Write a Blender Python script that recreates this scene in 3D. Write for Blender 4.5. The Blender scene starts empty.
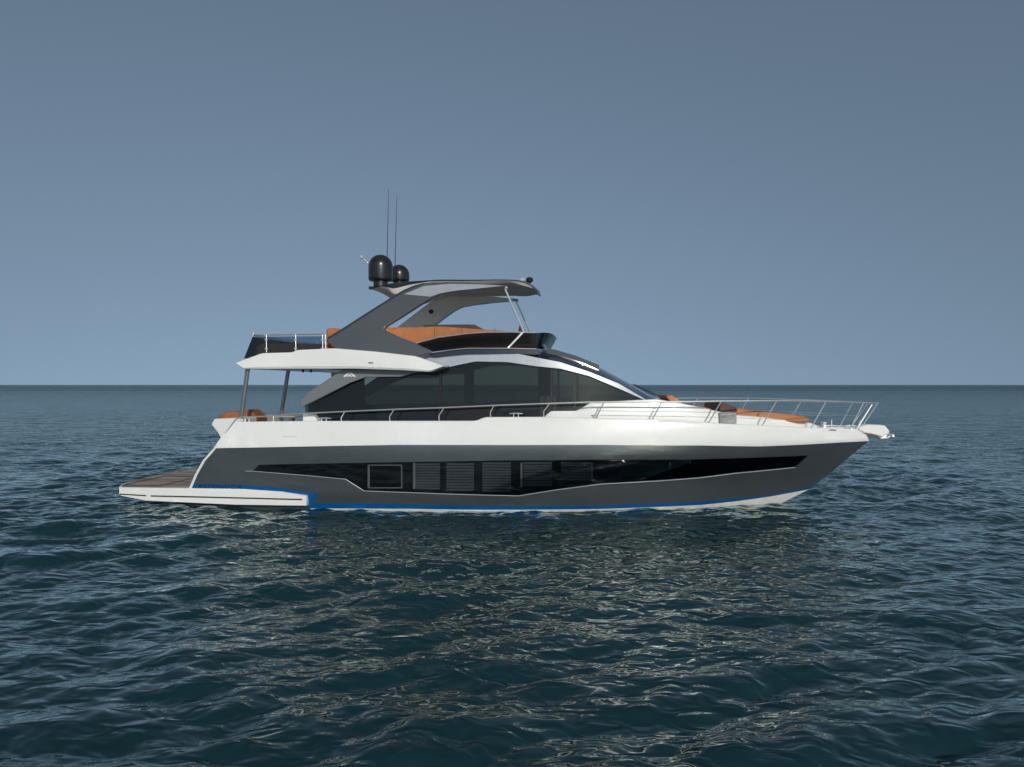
import bpy, bmesh, math, random
import numpy as np
from mathutils import Vector, Matrix
R = math.radians
random.seed(7)
rng = np.random.default_rng(11)
scene = bpy.context.scene
COL = scene.collection

# ------------------------------------------------------------ camera, sky, sun
FPX = 700.0                       # focal length in pixels of a 1024 px wide frame
CAMZ = 3.3
HOR = 385.0
cam_d = bpy.data.cameras.new('camera'); cam = bpy.data.objects.new('camera', cam_d); COL.objects.link(cam)
cam_d.sensor_width = 36.0; cam_d.lens = FPX / 1024 * 36; cam_d.clip_start = 0.1; cam_d.clip_end = 60000
cam.location = (0, 0, CAMZ); cam.rotation_euler = (R(90.0 + 0.10), 0, 0)
scene.camera = cam

SUN_EL, SUN_AZ = 22.0, 14.0       # azimuth: degrees to the right of straight behind the camera
sdir = Vector((math.sin(R(SUN_AZ)) * math.cos(R(SUN_EL)), -math.cos(R(SUN_AZ)) * math.cos(R(SUN_EL)), math.sin(R(SUN_EL))))
sun_d = bpy.data.lights.new('sun', 'SUN'); sun_d.energy = 2.3; sun_d.angle = R(0.53); sun_d.color = (1.0, 0.93, 0.84)
sun = bpy.data.objects.new('sun', sun_d); COL.objects.link(sun)
sun.rotation_euler = sdir.to_track_quat('Z', 'Y').to_euler(); sun.location = (5, -10, 20)

w = bpy.data.worlds.new('World'); scene.world = w; w.use_nodes = True
nt = w.node_tree; nt.nodes.clear()
sky = nt.nodes.new('ShaderNodeTexSky'); sky.sky_type = 'NISHITA'; sky.sun_disc = False
sky.sun_elevation = R(SUN_EL); sky.sun_rotation = math.atan2(sdir.x, sdir.y)
sky.altitude = 0; sky.air_density = 1.0; sky.dust_density = 0.8; sky.ozone_density = 2.0
wtc = nt.nodes.new('ShaderNodeTexCoord'); wsp = nt.nodes.new('ShaderNodeSeparateXYZ'); wcb = nt.nodes.new('ShaderNodeCombineXYZ')
wab = nt.nodes.new('ShaderNodeMath'); wab.operation = 'MAXIMUM'; wab.inputs[1].default_value = 0.0
wma = nt.nodes.new('ShaderNodeMath'); wma.operation = 'MULTIPLY_ADD'; wma.inputs[1].default_value = 0.62; wma.inputs[2].default_value = 0.35
nt.links.new(wtc.outputs['Generated'], wsp.inputs[0]); nt.links.new(wsp.outputs[2], wab.inputs[0]); nt.links.new(wab.outputs[0], wma.inputs[0])
nt.links.new(wsp.outputs[0], wcb.inputs[0]); nt.links.new(wsp.outputs[1], wcb.inputs[1]); nt.links.new(wma.outputs[0], wcb.inputs[2]); nt.links.new(wcb.outputs[0], sky.inputs['Vector'])
hs = nt.nodes.new('ShaderNodeHueSaturation'); hs.inputs['Saturation'].default_value = 0.62
tint = nt.nodes.new('ShaderNodeMix'); tint.data_type = 'RGBA'; tint.blend_type = 'MULTIPLY'
tint.inputs['Factor'].default_value = 1.0; tint.inputs['B'].default_value = (0.83, 0.975, 1.0, 1)
bg = nt.nodes.new('ShaderNodeBackground'); bg.inputs['Strength'].default_value = 0.099
wo = nt.nodes.new('ShaderNodeOutputWorld')
nt.links.new(sky.outputs['Color'], hs.inputs['Color']); nt.links.new(hs.outputs['Color'], tint.inputs['A'])
nt.links.new(tint.outputs['Result'], bg.inputs['Color']); nt.links.new(bg.outputs[0], wo.inputs[0])

vs = scene.view_settings
vs.view_transform = 'Standard'; vs.look = 'None'; vs.exposure = 0.0; vs.gamma = 1.0; vs.use_curve_mapping = False
try:
    scene.cycles.max_bounces = 10; scene.cycles.blur_glossy = 0.0; scene.cycles.sample_clamp_indirect = 0.0; scene.cycles.transparent_max_bounces = 16
except Exception:
    pass

# ------------------------------------------------------------ materials
def new_mat(name):
    m = bpy.data.materials.new(name); m.use_nodes = True
    return m, m.node_tree, m.node_tree.nodes['Principled BSDF']
def pmat(name, col, rough=0.4, metal=0.0, coat=0.0, coat_rough=0.05, var=0.06, scale=3.0, bump=0.0, bscale=60.0, ior=1.5):
    m, t, b = new_mat(name)
    tc = t.nodes.new('ShaderNodeTexCoord')
    n = t.nodes.new('ShaderNodeTexNoise'); n.inputs['Scale'].default_value = scale; n.inputs['Detail'].default_value = 5
    t.links.new(tc.outputs['Object'], n.inputs['Vector'])
    r = t.nodes.new('ShaderNodeValToRGB')
    r.color_ramp.elements[0].position = 0.3; r.color_ramp.elements[1].position = 0.7
    r.color_ramp.elements[0].color = (*[c * (1 - var) for c in col], 1); r.color_ramp.elements[1].color = (*[min(1, c * (1 + var)) for c in col], 1)
    t.links.new(n.outputs['Fac'], r.inputs[0]); t.links.new(r.outputs[0], b.inputs['Base Color'])
    mr = t.nodes.new('ShaderNodeMapRange'); mr.inputs['To Min'].default_value = rough * 0.85; mr.inputs['To Max'].default_value = rough * 1.15
    t.links.new(n.outputs['Fac'], mr.inputs['Value']); t.links.new(mr.outputs[0], b.inputs['Roughness'])
    b.inputs['Metallic'].default_value = metal; b.inputs['IOR'].default_value = ior
    b.inputs['Coat Weight'].default_value = coat; b.inputs['Coat Roughness'].default_value = coat_rough
    if bump:
        n2 = t.nodes.new('ShaderNodeTexNoise'); n2.inputs['Scale'].default_value = bscale; n2.inputs['Detail'].default_value = 3
        t.links.new(tc.outputs['Object'], n2.inputs['Vector'])
        bp = t.nodes.new('ShaderNodeBump'); bp.inputs['Strength'].default_value = bump; bp.inputs['Distance'].default_value = 0.01
        t.links.new(n2.outputs['Fac'], bp.inputs['Height']); t.links.new(bp.outputs[0], b.inputs['Normal'])
    return m
def glass(name, tintc, rough=0.01, refl=1.0):
    m = bpy.data.materials.new(name); m.use_nodes = True; t = m.node_tree; t.nodes.clear()
    o = t.nodes.new('ShaderNodeOutputMaterial'); mx = t.nodes.new('ShaderNodeMixShader'); tr = t.nodes.new('ShaderNodeBsdfTransparent')
    gl = t.nodes.new('ShaderNodeBsdfGlossy'); fr = t.nodes.new('ShaderNodeFresnel'); fr.inputs[0].default_value = 1.5
    tc = t.nodes.new('ShaderNodeTexCoord'); n = t.nodes.new('ShaderNodeTexNoise'); n.inputs['Scale'].default_value = 1.2
    t.links.new(tc.outputs['Object'], n.inputs['Vector'])
    bp = t.nodes.new('ShaderNodeBump'); bp.inputs['Strength'].default_value = 0.05; bp.inputs['Distance'].default_value = 0.05
    t.links.new(n.outputs['Fac'], bp.inputs['Height']); t.links.new(bp.outputs[0], gl.inputs['Normal'])
    tr.inputs[0].default_value = (*tintc, 1); gl.inputs['Roughness'].default_value = rough; gl.inputs[0].default_value = (refl, refl, refl, 1)
    t.links.new(fr.outputs[0], mx.inputs[0]); t.links.new(tr.outputs[0], mx.inputs[1]); t.links.new(gl.outputs[0], mx.inputs[2]); t.links.new(mx.outputs[0], o.inputs[0])
    return m

M = {}
M['white'] = pmat('white_gelcoat', (0.80, 0.80, 0.77), 0.32, coat=0.35, coat_rough=0.16, var=0.015, scale=0.8)
M['grey'] = pmat('grey_hull_paint', (0.105, 0.120, 0.130), 0.36, metal=0.45, coat=1.0, coat_rough=0.06, var=0.05, scale=0.6)
M['grey'].node_tree.nodes['Principled BSDF'].inputs['Coat IOR'].default_value = 1.8
M['greyarch'] = pmat('grey_arch_paint', (0.088, 0.095, 0.106), 0.42, metal=0.3, coat=0.5, coat_rough=0.1, var=0.04, scale=0.8)
M['pillar'] = pmat('pale_grey_pillar_paint', (0.19, 0.20, 0.21), 0.4, metal=0.3, coat=0.5, var=0.03)
M['roof'] = pmat('blue_black_roof_paint', (0.035, 0.045, 0.062), 0.25, metal=0.2, coat=0.8, coat_rough=0.04, var=0.05)
M['silver'] = pmat('silver_paint', (0.47, 0.49, 0.52), 0.34, metal=0.45, coat=0.5, coat_rough=0.08, var=0.03)
M['navy'] = pmat('dark_blue_roof', (0.012, 0.018, 0.03), 0.12, coat=0.8, coat_rough=0.03, var=0.1)
M['blue'] = pmat('blue_boot_stripe', (0.0, 0.08, 0.25), 0.4, coat=0.3, var=0.06)
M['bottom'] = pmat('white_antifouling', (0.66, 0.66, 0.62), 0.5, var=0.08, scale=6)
def waterline_shade(m):  # dark waterline shadow and reflection, mixed into the base colour as an olive band
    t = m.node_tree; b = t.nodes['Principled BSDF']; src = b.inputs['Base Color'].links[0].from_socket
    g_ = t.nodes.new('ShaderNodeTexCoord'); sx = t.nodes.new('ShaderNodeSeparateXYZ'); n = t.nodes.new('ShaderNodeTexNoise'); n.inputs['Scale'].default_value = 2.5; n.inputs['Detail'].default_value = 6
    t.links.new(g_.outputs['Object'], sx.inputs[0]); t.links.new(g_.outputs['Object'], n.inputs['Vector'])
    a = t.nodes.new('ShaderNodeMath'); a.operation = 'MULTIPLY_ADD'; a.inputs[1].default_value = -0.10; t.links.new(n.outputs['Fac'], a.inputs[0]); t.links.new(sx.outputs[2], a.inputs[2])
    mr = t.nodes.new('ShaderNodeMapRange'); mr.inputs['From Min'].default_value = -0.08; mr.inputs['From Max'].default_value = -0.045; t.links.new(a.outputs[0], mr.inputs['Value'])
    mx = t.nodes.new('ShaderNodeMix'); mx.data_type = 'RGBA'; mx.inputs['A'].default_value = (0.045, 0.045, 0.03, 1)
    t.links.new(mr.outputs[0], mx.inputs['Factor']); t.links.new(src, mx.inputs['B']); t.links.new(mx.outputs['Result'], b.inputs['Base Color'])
waterline_shade(M['bottom'])
M['black'] = pmat('black_plastic', (0.012, 0.012, 0.013), 0.35, var=0.1)
M['dome'] = pmat('black_radome', (0.016, 0.016, 0.017), 0.3, coat=0.3, coat_rough=0.2, var=0.1)
M['blackin'] = pmat('black_interior', (0.008, 0.009, 0.011), 0.5, var=0.2)
M['blind'] = pmat('grey_blind', (0.20, 0.22, 0.245), 0.6, var=0.05)
M['frame'] = pmat('pale_frame', (0.45, 0.45, 0.44), 0.4, var=0.05)
M['rub'] = pmat('dark_rubber', (0.03, 0.028, 0.025), 0.6, var=0.1)
M['chrome'] = pmat('polished_steel', (0.82, 0.82, 0.80), 0.34, metal=0.85, var=0.03)
M['post'] = pmat('grey_post_paint', (0.20, 0.21, 0.22), 0.3, metal=0.5, coat=0.4, var=0.03)
M['orange'] = pmat('orange_leather', (0.42, 0.15, 0.05), 0.55, var=0.12, scale=5, bump=0.3, bscale=90)
M['tan'] = pmat('brown_leather', (0.27, 0.095, 0.032), 0.6, var=0.15, scale=5, bump=0.3, bscale=90)
M['beige'] = pmat('beige_liner', (0.42, 0.39, 0.34), 0.5, var=0.04)
M['liner'] = pmat('grey_headliner', (0.78, 0.76, 0.71), 0.5, var=0.04)
M['cover'] = pmat('dark_grey_cover', (0.05, 0.048, 0.05), 0.7, var=0.1, bump=0.3)
M['wood'] = pmat('brown_joinery', (0.11, 0.075, 0.045), 0.4, var=0.2, scale=4)
M['curtain'] = pmat('curtain_cloth', (0.40, 0.36, 0.29), 0.8, var=0.1, scale=8)
M['seat'] = pmat('dark_interior_cloth', (0.05, 0.05, 0.05), 0.8, var=0.15)
M['letter'] = pmat('black_lettering', (0.003, 0.004, 0.006), 0.7, var=0.05)
M['redbrown'] = pmat('dark_red_cushion', (0.10, 0.03, 0.02), 0.6, var=0.1)
M['salon'] = glass('salon_glass', (0.55, 0.55, 0.50))
M['hullglass'] = glass('hull_glass', (0.72, 0.74, 0.76))
M['smoke'] = glass('smoked_acrylic', (0.20, 0.17, 0.14), 0.02)
M['bluetint'] = glass('blue_tinted_glass', (0.50, 0.57, 0.63), 0.02)
M['bluesmoke'] = glass('blue_smoked_acrylic', (0.10, 0.16, 0.22), 0.02)

def teak():
    m, t, b = new_mat('weathered_teak')
    tc = t.nodes.new('ShaderNodeTexCoord')
    wv = t.nodes.new('ShaderNodeTexWave'); wv.wave_type = 'BANDS'; wv.bands_direction = 'Y'; wv.inputs['Scale'].default_value = 5.5; wv.inputs['Distortion'].default_value = 0.0
    t.links.new(tc.outputs['Object'], wv.inputs['Vector'])
    r = t.nodes.new('ShaderNodeValToRGB'); e = r.color_ramp.elements
    e[0].position = 0.0; e[0].color = (0.03, 0.026, 0.022, 1); e[1].position = 0.12; e[1].color = (1, 1, 1, 1)
    t.links.new(wv.outputs['Fac'], r.inputs[0])
    n = t.nodes.new('ShaderNodeTexNoise'); n.inputs['Scale'].default_value = 1.0; n.inputs['Detail'].default_value = 6
    mp = t.nodes.new('ShaderNodeMapping'); mp.inputs['Scale'].default_value = (0.8, 4.0, 1)
    t.links.new(tc.outputs['Object'], mp.inputs[0]); t.links.new(mp.outputs[0], n.inputs['Vector'])
    r2 = t.nodes.new('ShaderNodeValToRGB'); e = r2.color_ramp.elements
    e[0].position = 0.35; e[0].color = (0.22, 0.12, 0.08, 1); e[1].position = 0.6; e[1].color = (0.50, 0.37, 0.27, 1)
    t.links.new(n.outputs['Fac'], r2.inputs[0])
    mx = t.nodes.new('ShaderNodeMix'); mx.data_type = 'RGBA'; mx.blend_type = 'MULTIPLY'; mx.inputs['Factor'].default_value = 1
    t.links.new(r2.outputs[0], mx.inputs['A']); t.links.new(r.outputs[0], mx.inputs['B']); t.links.new(mx.outputs['Result'], b.inputs['Base Color'])
    b.inputs['Roughness'].default_value = 0.55
    return m
M['teak'] = teak()

# ------------------------------------------------------------ helpers: frame of the yacht
TH = R(6.5)                                     # bow swung 6.5 degrees towards the viewer
CY = Vector((0.115, 20.2, 0.0))
AX = Vector((math.cos(TH), -math.sin(TH), 0)); LX = Vector((math.sin(TH), math.cos(TH), 0))
CAMP = Vector((0, 0, CAMZ))
def pix(px, py, u):
    """survey helper: length a and height z on the plane u of the yacht for a measured point (u: number or function of a, z)"""
    uu = u(0, 1.5) if callable(u) else u
    for _ in range(14):
        d = Vector(((px - 512) / FPX, 1.0, (HOR - py) / FPX))
        t = (uu + LX.dot(CY - CAMP)) / LX.dot(d)
        p = CAMP + d * t
        a = AX.dot(p - CY); z = p.z
        if not callable(u): break
        uu = 0.5 * uu + 0.5 * u(a, z)
    return a, z
def line(pts, u):
    q = sorted(pix(x, y, u) for x, y in pts)
    return np.array([p[0] for p in q]), np.array([p[1] for p in q])
def fn(pts, u):
    a, z = line(pts, u)
    return lambda x: float(np.interp(x, a, z))

stem_pts = [pix(870, 438.5, 0), pix(868, 441.5, 0), pix(843, 463, 0), pix(814, 486, 0), pix(791, 503, 0), pix(781, 510, 0)]
_sz = [p[1] for p in stem_pts][::-1]; _sa = [p[0] for p in stem_pts][::-1]
_sz = [-0.7] + _sz; _sa = [_sa[0] - 1.6] + _sa
def stem(z):
    return float(np.interp(z, _sz, _sa)) if z < _sz[-1] else _sa[-1]
def b_hull(a, z):
    B = np.interp(z, [-0.7, 0, 0.5, 1.65, 2.35], [1.9, 2.22, 2.38, 2.52, 2.44])
    p = np.interp(z, [0, 0.6, 1.6, 2.3], [1.9, 2.2, 3.0, 3.5])
    a1 = np.interp(z, [0, 1.6], [-3.5, -1.5])
    s = min(max((a - a1) / (stem(z) - a1), 0.0), 1.0)
    b = B * (1 - s ** p)
    if a < -6: b -= 0.10 * ((-6 - a) / 4.5) ** 2
    return float(max(b, 0.0))
uh = lambda a, z: -b_hull(a, z)

# ------------------------------------------------------------ helpers: meshes
yacht = bpy.data.objects.new('motor_yacht', None); COL.objects.link(yacht)
yacht.location = CY; yacht.rotation_euler = (0, 0, -TH)
yacht['label'] = 'white and dark grey motor yacht with orange cushions lying still on the open sea'
yacht['category'] = 'yacht'

def build(name, verts, faces, mat, parent=yacht, smooth=35, bevel=0.0, label=None, mats=None, fm=None):
    me = bpy.data.meshes.new(name)
    me.from_pydata([tuple(v) for v in verts], [], [tuple(f) for f in faces]); me.update()
    for m_ in (mats or [mat]): me.materials.append(m_)
    if fm is not None: me.polygons.foreach_set('material_index', fm)
    bm = bmesh.new(); bm.from_mesh(me)
    bmesh.ops.remove_doubles(bm, verts=bm.verts, dist=1e-5)
    bmesh.ops.recalc_face_normals(bm, faces=bm.faces)
    bm.to_mesh(me); bm.free()
    if smooth:
        me.polygons.foreach_set('use_smooth', [True] * len(me.polygons))
        me.set_sharp_from_angle(angle=R(smooth))
    o = bpy.data.objects.new(name, me); COL.objects.link(o)
    if parent: o.parent = parent
    if label: o['label'] = label
    if bevel:
        bv = o.modifiers.new('bevel', 'BEVEL'); bv.width = bevel; bv.segments = 2; bv.limit_method = 'ANGLE'; bv.angle_limit = R(40)
    return o
def stations(*lists):
    q = sorted(x for l_ in lists for x in l_); out = [q[0]]
    for x in q[1:-1]:
        if x - out[-1] > 0.07 and q[-1] - x > 0.07: out.append(x)
    return out + [q[-1]]
class G:
    def __init__(s): s.v = []; s.f = []; s.m = []; s.cm = 0
    def add(s, vs_, fs):
        k = len(s.v); s.v += [tuple(p) for p in vs_]; s.f += [tuple(i + k for i in f) for f in fs]; s.m += [s.cm] * len(fs)
    def box(s, a0, a1, u0, u1, z0, z1):
        s.add([(a, u, z) for a in (a0, a1) for u in (u0, u1) for z in (z0, z1)],
              [(0, 1, 3, 2), (4, 6, 7, 5), (0, 4, 5, 1), (2, 3, 7, 6), (0, 2, 6, 4), (1, 5, 7, 3)])
    def prism(s, poly, u0, u1):
        """poly: list of (a, z); extruded between lateral positions (numbers or functions of a, z)"""
        f0 = u0 if callable(u0) else (lambda a, z: u0); f1 = u1 if callable(u1) else (lambda a, z: u1)
        n = len(poly)
        vv = [(a, f0(a, z), z) for a, z in poly] + [(a, f1(a, z), z) for a, z in poly]
        s.add(vv, [tuple(range(n)), tuple(range(2 * n - 1, n - 1, -1))] + [(i, (i + 1) % n, n + (i + 1) % n, n + i) for i in range(n)])
    def grid(s, rows, closed=False):
        nr = len(rows); nc = len(rows[0])
        s.add([p for r_ in rows for p in r_],
              [(i * nc + j, i * nc + (j + 1) % nc, (i + 1) * nc + (j + 1) % nc, (i + 1) * nc + j) for i in range(nr - 1) for j in range(nc if closed else nc - 1)])
    def cap(s, ring): s.add(ring, [tuple(range(len(ring)))])
    def loft(s, rings):
        s.grid(rings, True); s.cap(rings[0]); s.cap(rings[-1])
    def tube(s, pts, r, n=8, sub=0):
        P = [Vector(p) for p in pts]
        rr = r if isinstance(r, (list, tuple)) else [r] * len(P)
        rings = []
        prev = None
        for i, p in enumerate(P):
            d = (P[min(i + 1, len(P) - 1)] - P[max(i - 1, 0)]).normalized()
            if prev is None:
                up = Vector((0, 0, 1)) if abs(d.z) < 0.9 else Vector((0, 1, 0)); x = d.cross(up).normalized()
            else:
                x = (prev - d * prev.dot(d)).normalized()
            prev = x; y = d.cross(x)
            rings.append([p + x * math.cos(2 * math.pi * k / n) * rr[i] + y * math.sin(2 * math.pi * k / n) * rr[i] for k in range(n)])
        s.loft(rings)
    def lathe(s, c, prof, n=32):
        rings = [[(c[0] + r * math.cos(2 * math.pi * k / n), c[1] + r * math.sin(2 * math.pi * k / n), c[2] + z) for k in range(n)] for r, z in prof]
        s.loft(rings)
    def obj(s, name, mat, parent=yacht, **k):
        if isinstance(mat, list): return build(name, s.v, s.f, None, parent, mats=mat, fm=s.m, **k)
        return build(name, s.v, s.f, mat, parent, **k)

def band(g, top, bot, u, thick=0.03, off=0.0, n=48, rows=6, side=-1, a0=None, a1=None):
    """solid strip following the side surface u(a,z)=-halfbeam between two surveyed lines; side=+1 mirrors it"""
    ta, tz = line(top, u) if not isinstance(top, tuple) else top
    ba, bz = line(bot, u) if not isinstance(bot, tuple) else bot
    A0 = max(ta[0], ba[0]) if a0 is None else a0; A1 = min(ta[-1], ba[-1]) if a1 is None else a1
    aa = sorted(set(list(np.linspace(A0, A1, n)) + [x for x in list(ta) + list(ba) if A0 < x < A1]))
    def grid(o):
        out = []
        for a in aa:
            zt = np.interp(a, ta, tz); zb = np.interp(a, ba, bz)
            if zt - zb < 0.002: zt = zb + 0.002
            out.append([(a, side * (-u(a, z) + o), z) for z in np.linspace(zb, zt, rows)])
        return out
    o_, i_ = grid(off), grid(off - thick)
    g.grid(o_); g.grid(i_)
    g.grid([[r[0] for r in o_], [r[0] for r in i_]]); g.grid([[r[-1] for r in o_], [r[-1] for r in i_]])
    g.grid([o_[0], i_[0]]); g.grid([o_[-1], i_[-1]])
def ext(pts, fit=None): return pts

# ------------------------------------------------------------ the sea
def make_sea():
    def ocean(L, N, ang, peak, lo, hi, spread, seed):
        r_ = np.random.default_rng(seed)
        k1 = 2 * np.pi * np.fft.fftfreq(N, L / N); kx, ky = np.meshgrid(k1, k1, indexing='ij')
        k = np.hypot(kx, ky); k[0, 0] = 1e-6
        kp = 2 * np.pi / peak
        S = k ** -3.7 * np.exp(-1.1 * (kp / k) ** 2)                # height spectrum (2-D)
        c = (kx * math.cos(ang) + ky * math.sin(ang)) / k
        D = np.abs(c) ** spread + 0.035
        S = S * D * (k > 2 * np.pi / hi) * (k < 2 * np.pi / lo); S[0, 0] = 0
        h = np.sqrt(S) * (r_.standard_normal((N, N)) + 1j * r_.standard_normal((N, N)))
        return h, kx, ky, k, L
    A = ocean(64.0, 1280, R(112), 3.3, 0.14, 14, 5.0, 21)
    B = ocean(41.0, 820, R(80), 2.4, 0.14, 12, 3.0, 8)
    def fields(P, cut, rms, choppy):
        h, kx, ky, k, L = P
        f0 = np.real(np.fft.ifft2(h)); sc = rms / f0.std()
        H = h * sc * np.exp(-(k * cut / (2 * np.pi)) ** 4)
        return [np.real(np.fft.ifft2(H)), choppy * np.real(np.fft.ifft2(-1j * kx / k * H)), choppy * np.real(np.fft.ifft2(-1j * ky / k * H))]
    cuts = [0.21, 0.34, 0.8, 2.0, 5.0]
    FA = [fields(A, c, 0.034, 0.8) for c in cuts]; FB = [fields(B, c, 0.024, 0.8) for c in cuts]
    def axis(c0, c1, s, grow, lim):
        v = list(np.arange(c0, c1 + 1e-6, s)); st = s
        while v[-1] < lim: st = s + grow * (v[-1] - c1); v.append(v[-1] + st)
        return np.array(v)
    xp = axis(0, 14, 0.048, 0.02, 26000); xs = np.concatenate([-xp[:0:-1], xp])
    yf = axis(12.0, 30, 0.05, 0.020, 30000); yf = np.concatenate([np.arange(3.0, 12.0, 0.036), yf])
    yn = -axis(-3.0, -2.9, 0.05, 0.08, 400)[1:][::-1]; ys = np.concatenate([yn, yf])
    ys = np.unique(ys)
    dx = np.gradient(xs); dy = np.gradient(ys)
    X, Y = np.meshgrid(xs, ys, indexing='ij'); DX, DY = np.meshgrid(dx, dy, indexing='ij')
    sp = np.maximum(DX, DY)
    lev = np.clip(np.interp(np.log(sp * 3.2), np.log(cuts), np.arange(len(cuts))), 0, len(cuts) - 1.0001)
    fade = np.clip(1.5 - np.log(np.maximum(sp, 1e-3) / 1.2), 0, 1)
    out = [np.zeros_like(X) for _ in range(3)]
    def samp(F, L, x, y):
        N = F.shape[0]; gx = (x / L * N) % N; gy = (y / L * N) % N
        i = np.floor(gx).astype(int); j = np.floor(gy).astype(int); fx = gx - i; fy = gy - j
        i %= N; j %= N; i1 = (i + 1) % N; j1 = (j + 1) % N
        return F[i, j] * (1 - fx) * (1 - fy) + F[i1, j] * fx * (1 - fy) + F[i, j1] * (1 - fx) * fy + F[i1, j1] * fx * fy
    for F, L, rot in ((FA, 64.0, 0.0), (FB, 41.0, 0.35)):
        c, s_ = math.cos(rot), math.sin(rot); xr = X * c + Y * s_; yr = -X * s_ + Y * c
        for l in range(len(cuts)):
            wgt = np.clip(1 - np.abs(lev - l), 0, 1)
            msk = wgt > 0
            if not msk.any(): continue
            h, ax, ay = [samp(F[l][q], L, xr[msk], yr[msk]) * wgt[msk] for q in range(3)]
            out[0][msk] += h; out[1][msk] += ax * c - ay * s_; out[2][msk] += ax * s_ + ay * c
    # gusts: slow patches where the sea is livelier or calmer
    gust = 1 + 0.22 * np.sin(X * 0.21 + 1.3 * np.sin(Y * 0.17)) * np.sin(Y * 0.26 + X * 0.05 + 1.0)
    H, AX_, AY_ = [o * fade * gust for o in out]
    co = np.stack([X + AX_, Y + AY_, H], -1).reshape(-1, 3).astype(np.float32)
    nx, ny = X.shape
    idx = np.arange(nx * ny).reshape(nx, ny)
    q = np.stack([idx[:-1, :-1], idx[1:, :-1], idx[1:, 1:], idx[:-1, 1:]], -1).reshape(-1, 4).astype(np.int32)
    me = bpy.data.meshes.new('sea')
    me.vertices.add(len(co)); me.vertices.foreach_set('co', co.ravel())
    me.loops.add(q.size); me.loops.foreach_set('vertex_index', q.ravel())
    me.polygons.add(len(q)); me.polygons.foreach_set('loop_start', np.arange(0, q.size, 4, dtype=np.int32))
    me.update(calc_edges=True)
    me.polygons.foreach_set('use_smooth', np.ones(len(q), bool))
    at = me.attributes.new('fine', 'FLOAT', 'POINT')            # 1 where the mesh itself no longer carries the short waves
    at_ = me.attributes.new('offing', 'FLOAT', 'POINT')         # 0 near, 1 far out
    at_.data.foreach_set('value', np.clip(np.log(sp / 0.5) / np.log(24), 0, 1).astype(np.float32).ravel())
    at.data.foreach_set('value', np.clip(lev / 2.2, 0, 1).astype(np.float32).ravel())
    # deep water body below a Fresnel surface; reflection brightness is set by hand: a gain lifts
    # near and middle water above Fresnel and dims the far water
    m = bpy.data.materials.new('sea_water'); m.use_nodes = True; t = m.node_tree; t.nodes.clear()
    mo = t.nodes.new('ShaderNodeOutputMaterial'); mx = t.nodes.new('ShaderNodeMixShader'); df = t.nodes.new('ShaderNodeBsdfDiffuse'); gl = t.nodes.new('ShaderNodeBsdfGlossy')
    df.inputs[0].default_value = (0.0055, 0.029, 0.036, 1); gl.inputs['Roughness'].default_value = 0.07; gl.inputs[0].default_value = (0.93, 1.0, 0.97, 1)
    fr = t.nodes.new('ShaderNodeFresnel'); fr.inputs[0].default_value = 1.333
    km = t.nodes.new('ShaderNodeMapRange'); km.inputs['To Min'].default_value = 2.0; km.inputs['To Max'].default_value = 1.35
    fm_ = t.nodes.new('ShaderNodeMath'); fm_.operation = 'MULTIPLY'; fm_.use_clamp = True
    tc = t.nodes.new('ShaderNodeTexCoord'); atn = t.nodes.new('ShaderNodeAttribute'); atn.attribute_name = 'fine'
    def noise(sx, sy, rot, det, rough=0.55, dist=0.0):
        mp = t.nodes.new('ShaderNodeMapping'); mp.inputs['Rotation'].default_value = (0, 0, rot); mp.inputs['Scale'].default_value = (sx, sy, 0.0)
        t.links.new(tc.outputs['Object'], mp.inputs[0])
        n = t.nodes.new('ShaderNodeTexNoise'); n.inputs['Scale'].default_value = 1.0; n.inputs['Detail'].default_value = det
        n.inputs['Roughness'].default_value = rough; n.inputs['Distortion'].default_value = dist
        t.links.new(mp.outputs[0], n.inputs['Vector']); return n.outputs['Fac']
    def bump(h, dist, strength, nrm=None):
        bp = t.nodes.new('ShaderNodeBump'); bp.inputs['Distance'].default_value = dist
        if isinstance(strength, float): bp.inputs['Strength'].default_value = strength
        else: t.links.new(strength, bp.inputs['Strength'])
        t.links.new(h, bp.inputs['Height'])
        if nrm: t.links.new(nrm, bp.inputs['Normal'])
        return bp.outputs[0]
    at0 = t.nodes.new('ShaderNodeAttribute'); at0.attribute_name = 'offing'
    n0 = bump(noise(0.05, 0.22, R(6), 4, 0.6), 1.6, at0.outputs['Fac'])
    n1 = bump(noise(0.35, 0.9, R(12), 3), 0.40, atn.outputs['Fac'], n0)      # swell and chop for the far water
    n2 = bump(noise(1.3, 3.0, R(-8), 4, 0.6, 0.3), 0.15, atn.outputs['Fac'], n1)
    n3 = bump(noise(2.6, 4.6, R(18), 1.3, 0.5, 0.8), 0.085, 0.72, n2)       # ripples everywhere
    n4 = n3
    t.links.new(n4, gl.inputs['Normal']); t.links.new(n4, fr.inputs['Normal']); t.links.new(n2, df.inputs['Normal'])
    kr = t.nodes.new('ShaderNodeValToRGB'); e = kr.color_ramp.elements
    e[0].position = 0.0; e[0].color = (0.57,) * 3 + (1,); e[1].position = 1.0; e[1].color = (0.62,) * 3 + (1,)
    e2_ = e.new(0.3); e2_.color = (0.88,) * 3 + (1,)
    at2 = t.nodes.new('ShaderNodeAttribute'); at2.attribute_name = 'offing'
    km.inputs['To Min'].default_value = 3.0; km.inputs['To Max'].default_value = 1.2
    kk = t.nodes.new('ShaderNodeMath'); kk.operation = 'MULTIPLY'
    t.links.new(atn.outputs['Fac'], kr.inputs[0]); t.links.new(at2.outputs['Fac'], km.inputs['Value'])
    t.links.new(kr.outputs[0], kk.inputs[0]); t.links.new(km.outputs[0], kk.inputs[1])
    t.links.new(fr.outputs[0], fm_.inputs[0]); t.links.new(kk.outputs[0], fm_.inputs[1])
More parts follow.
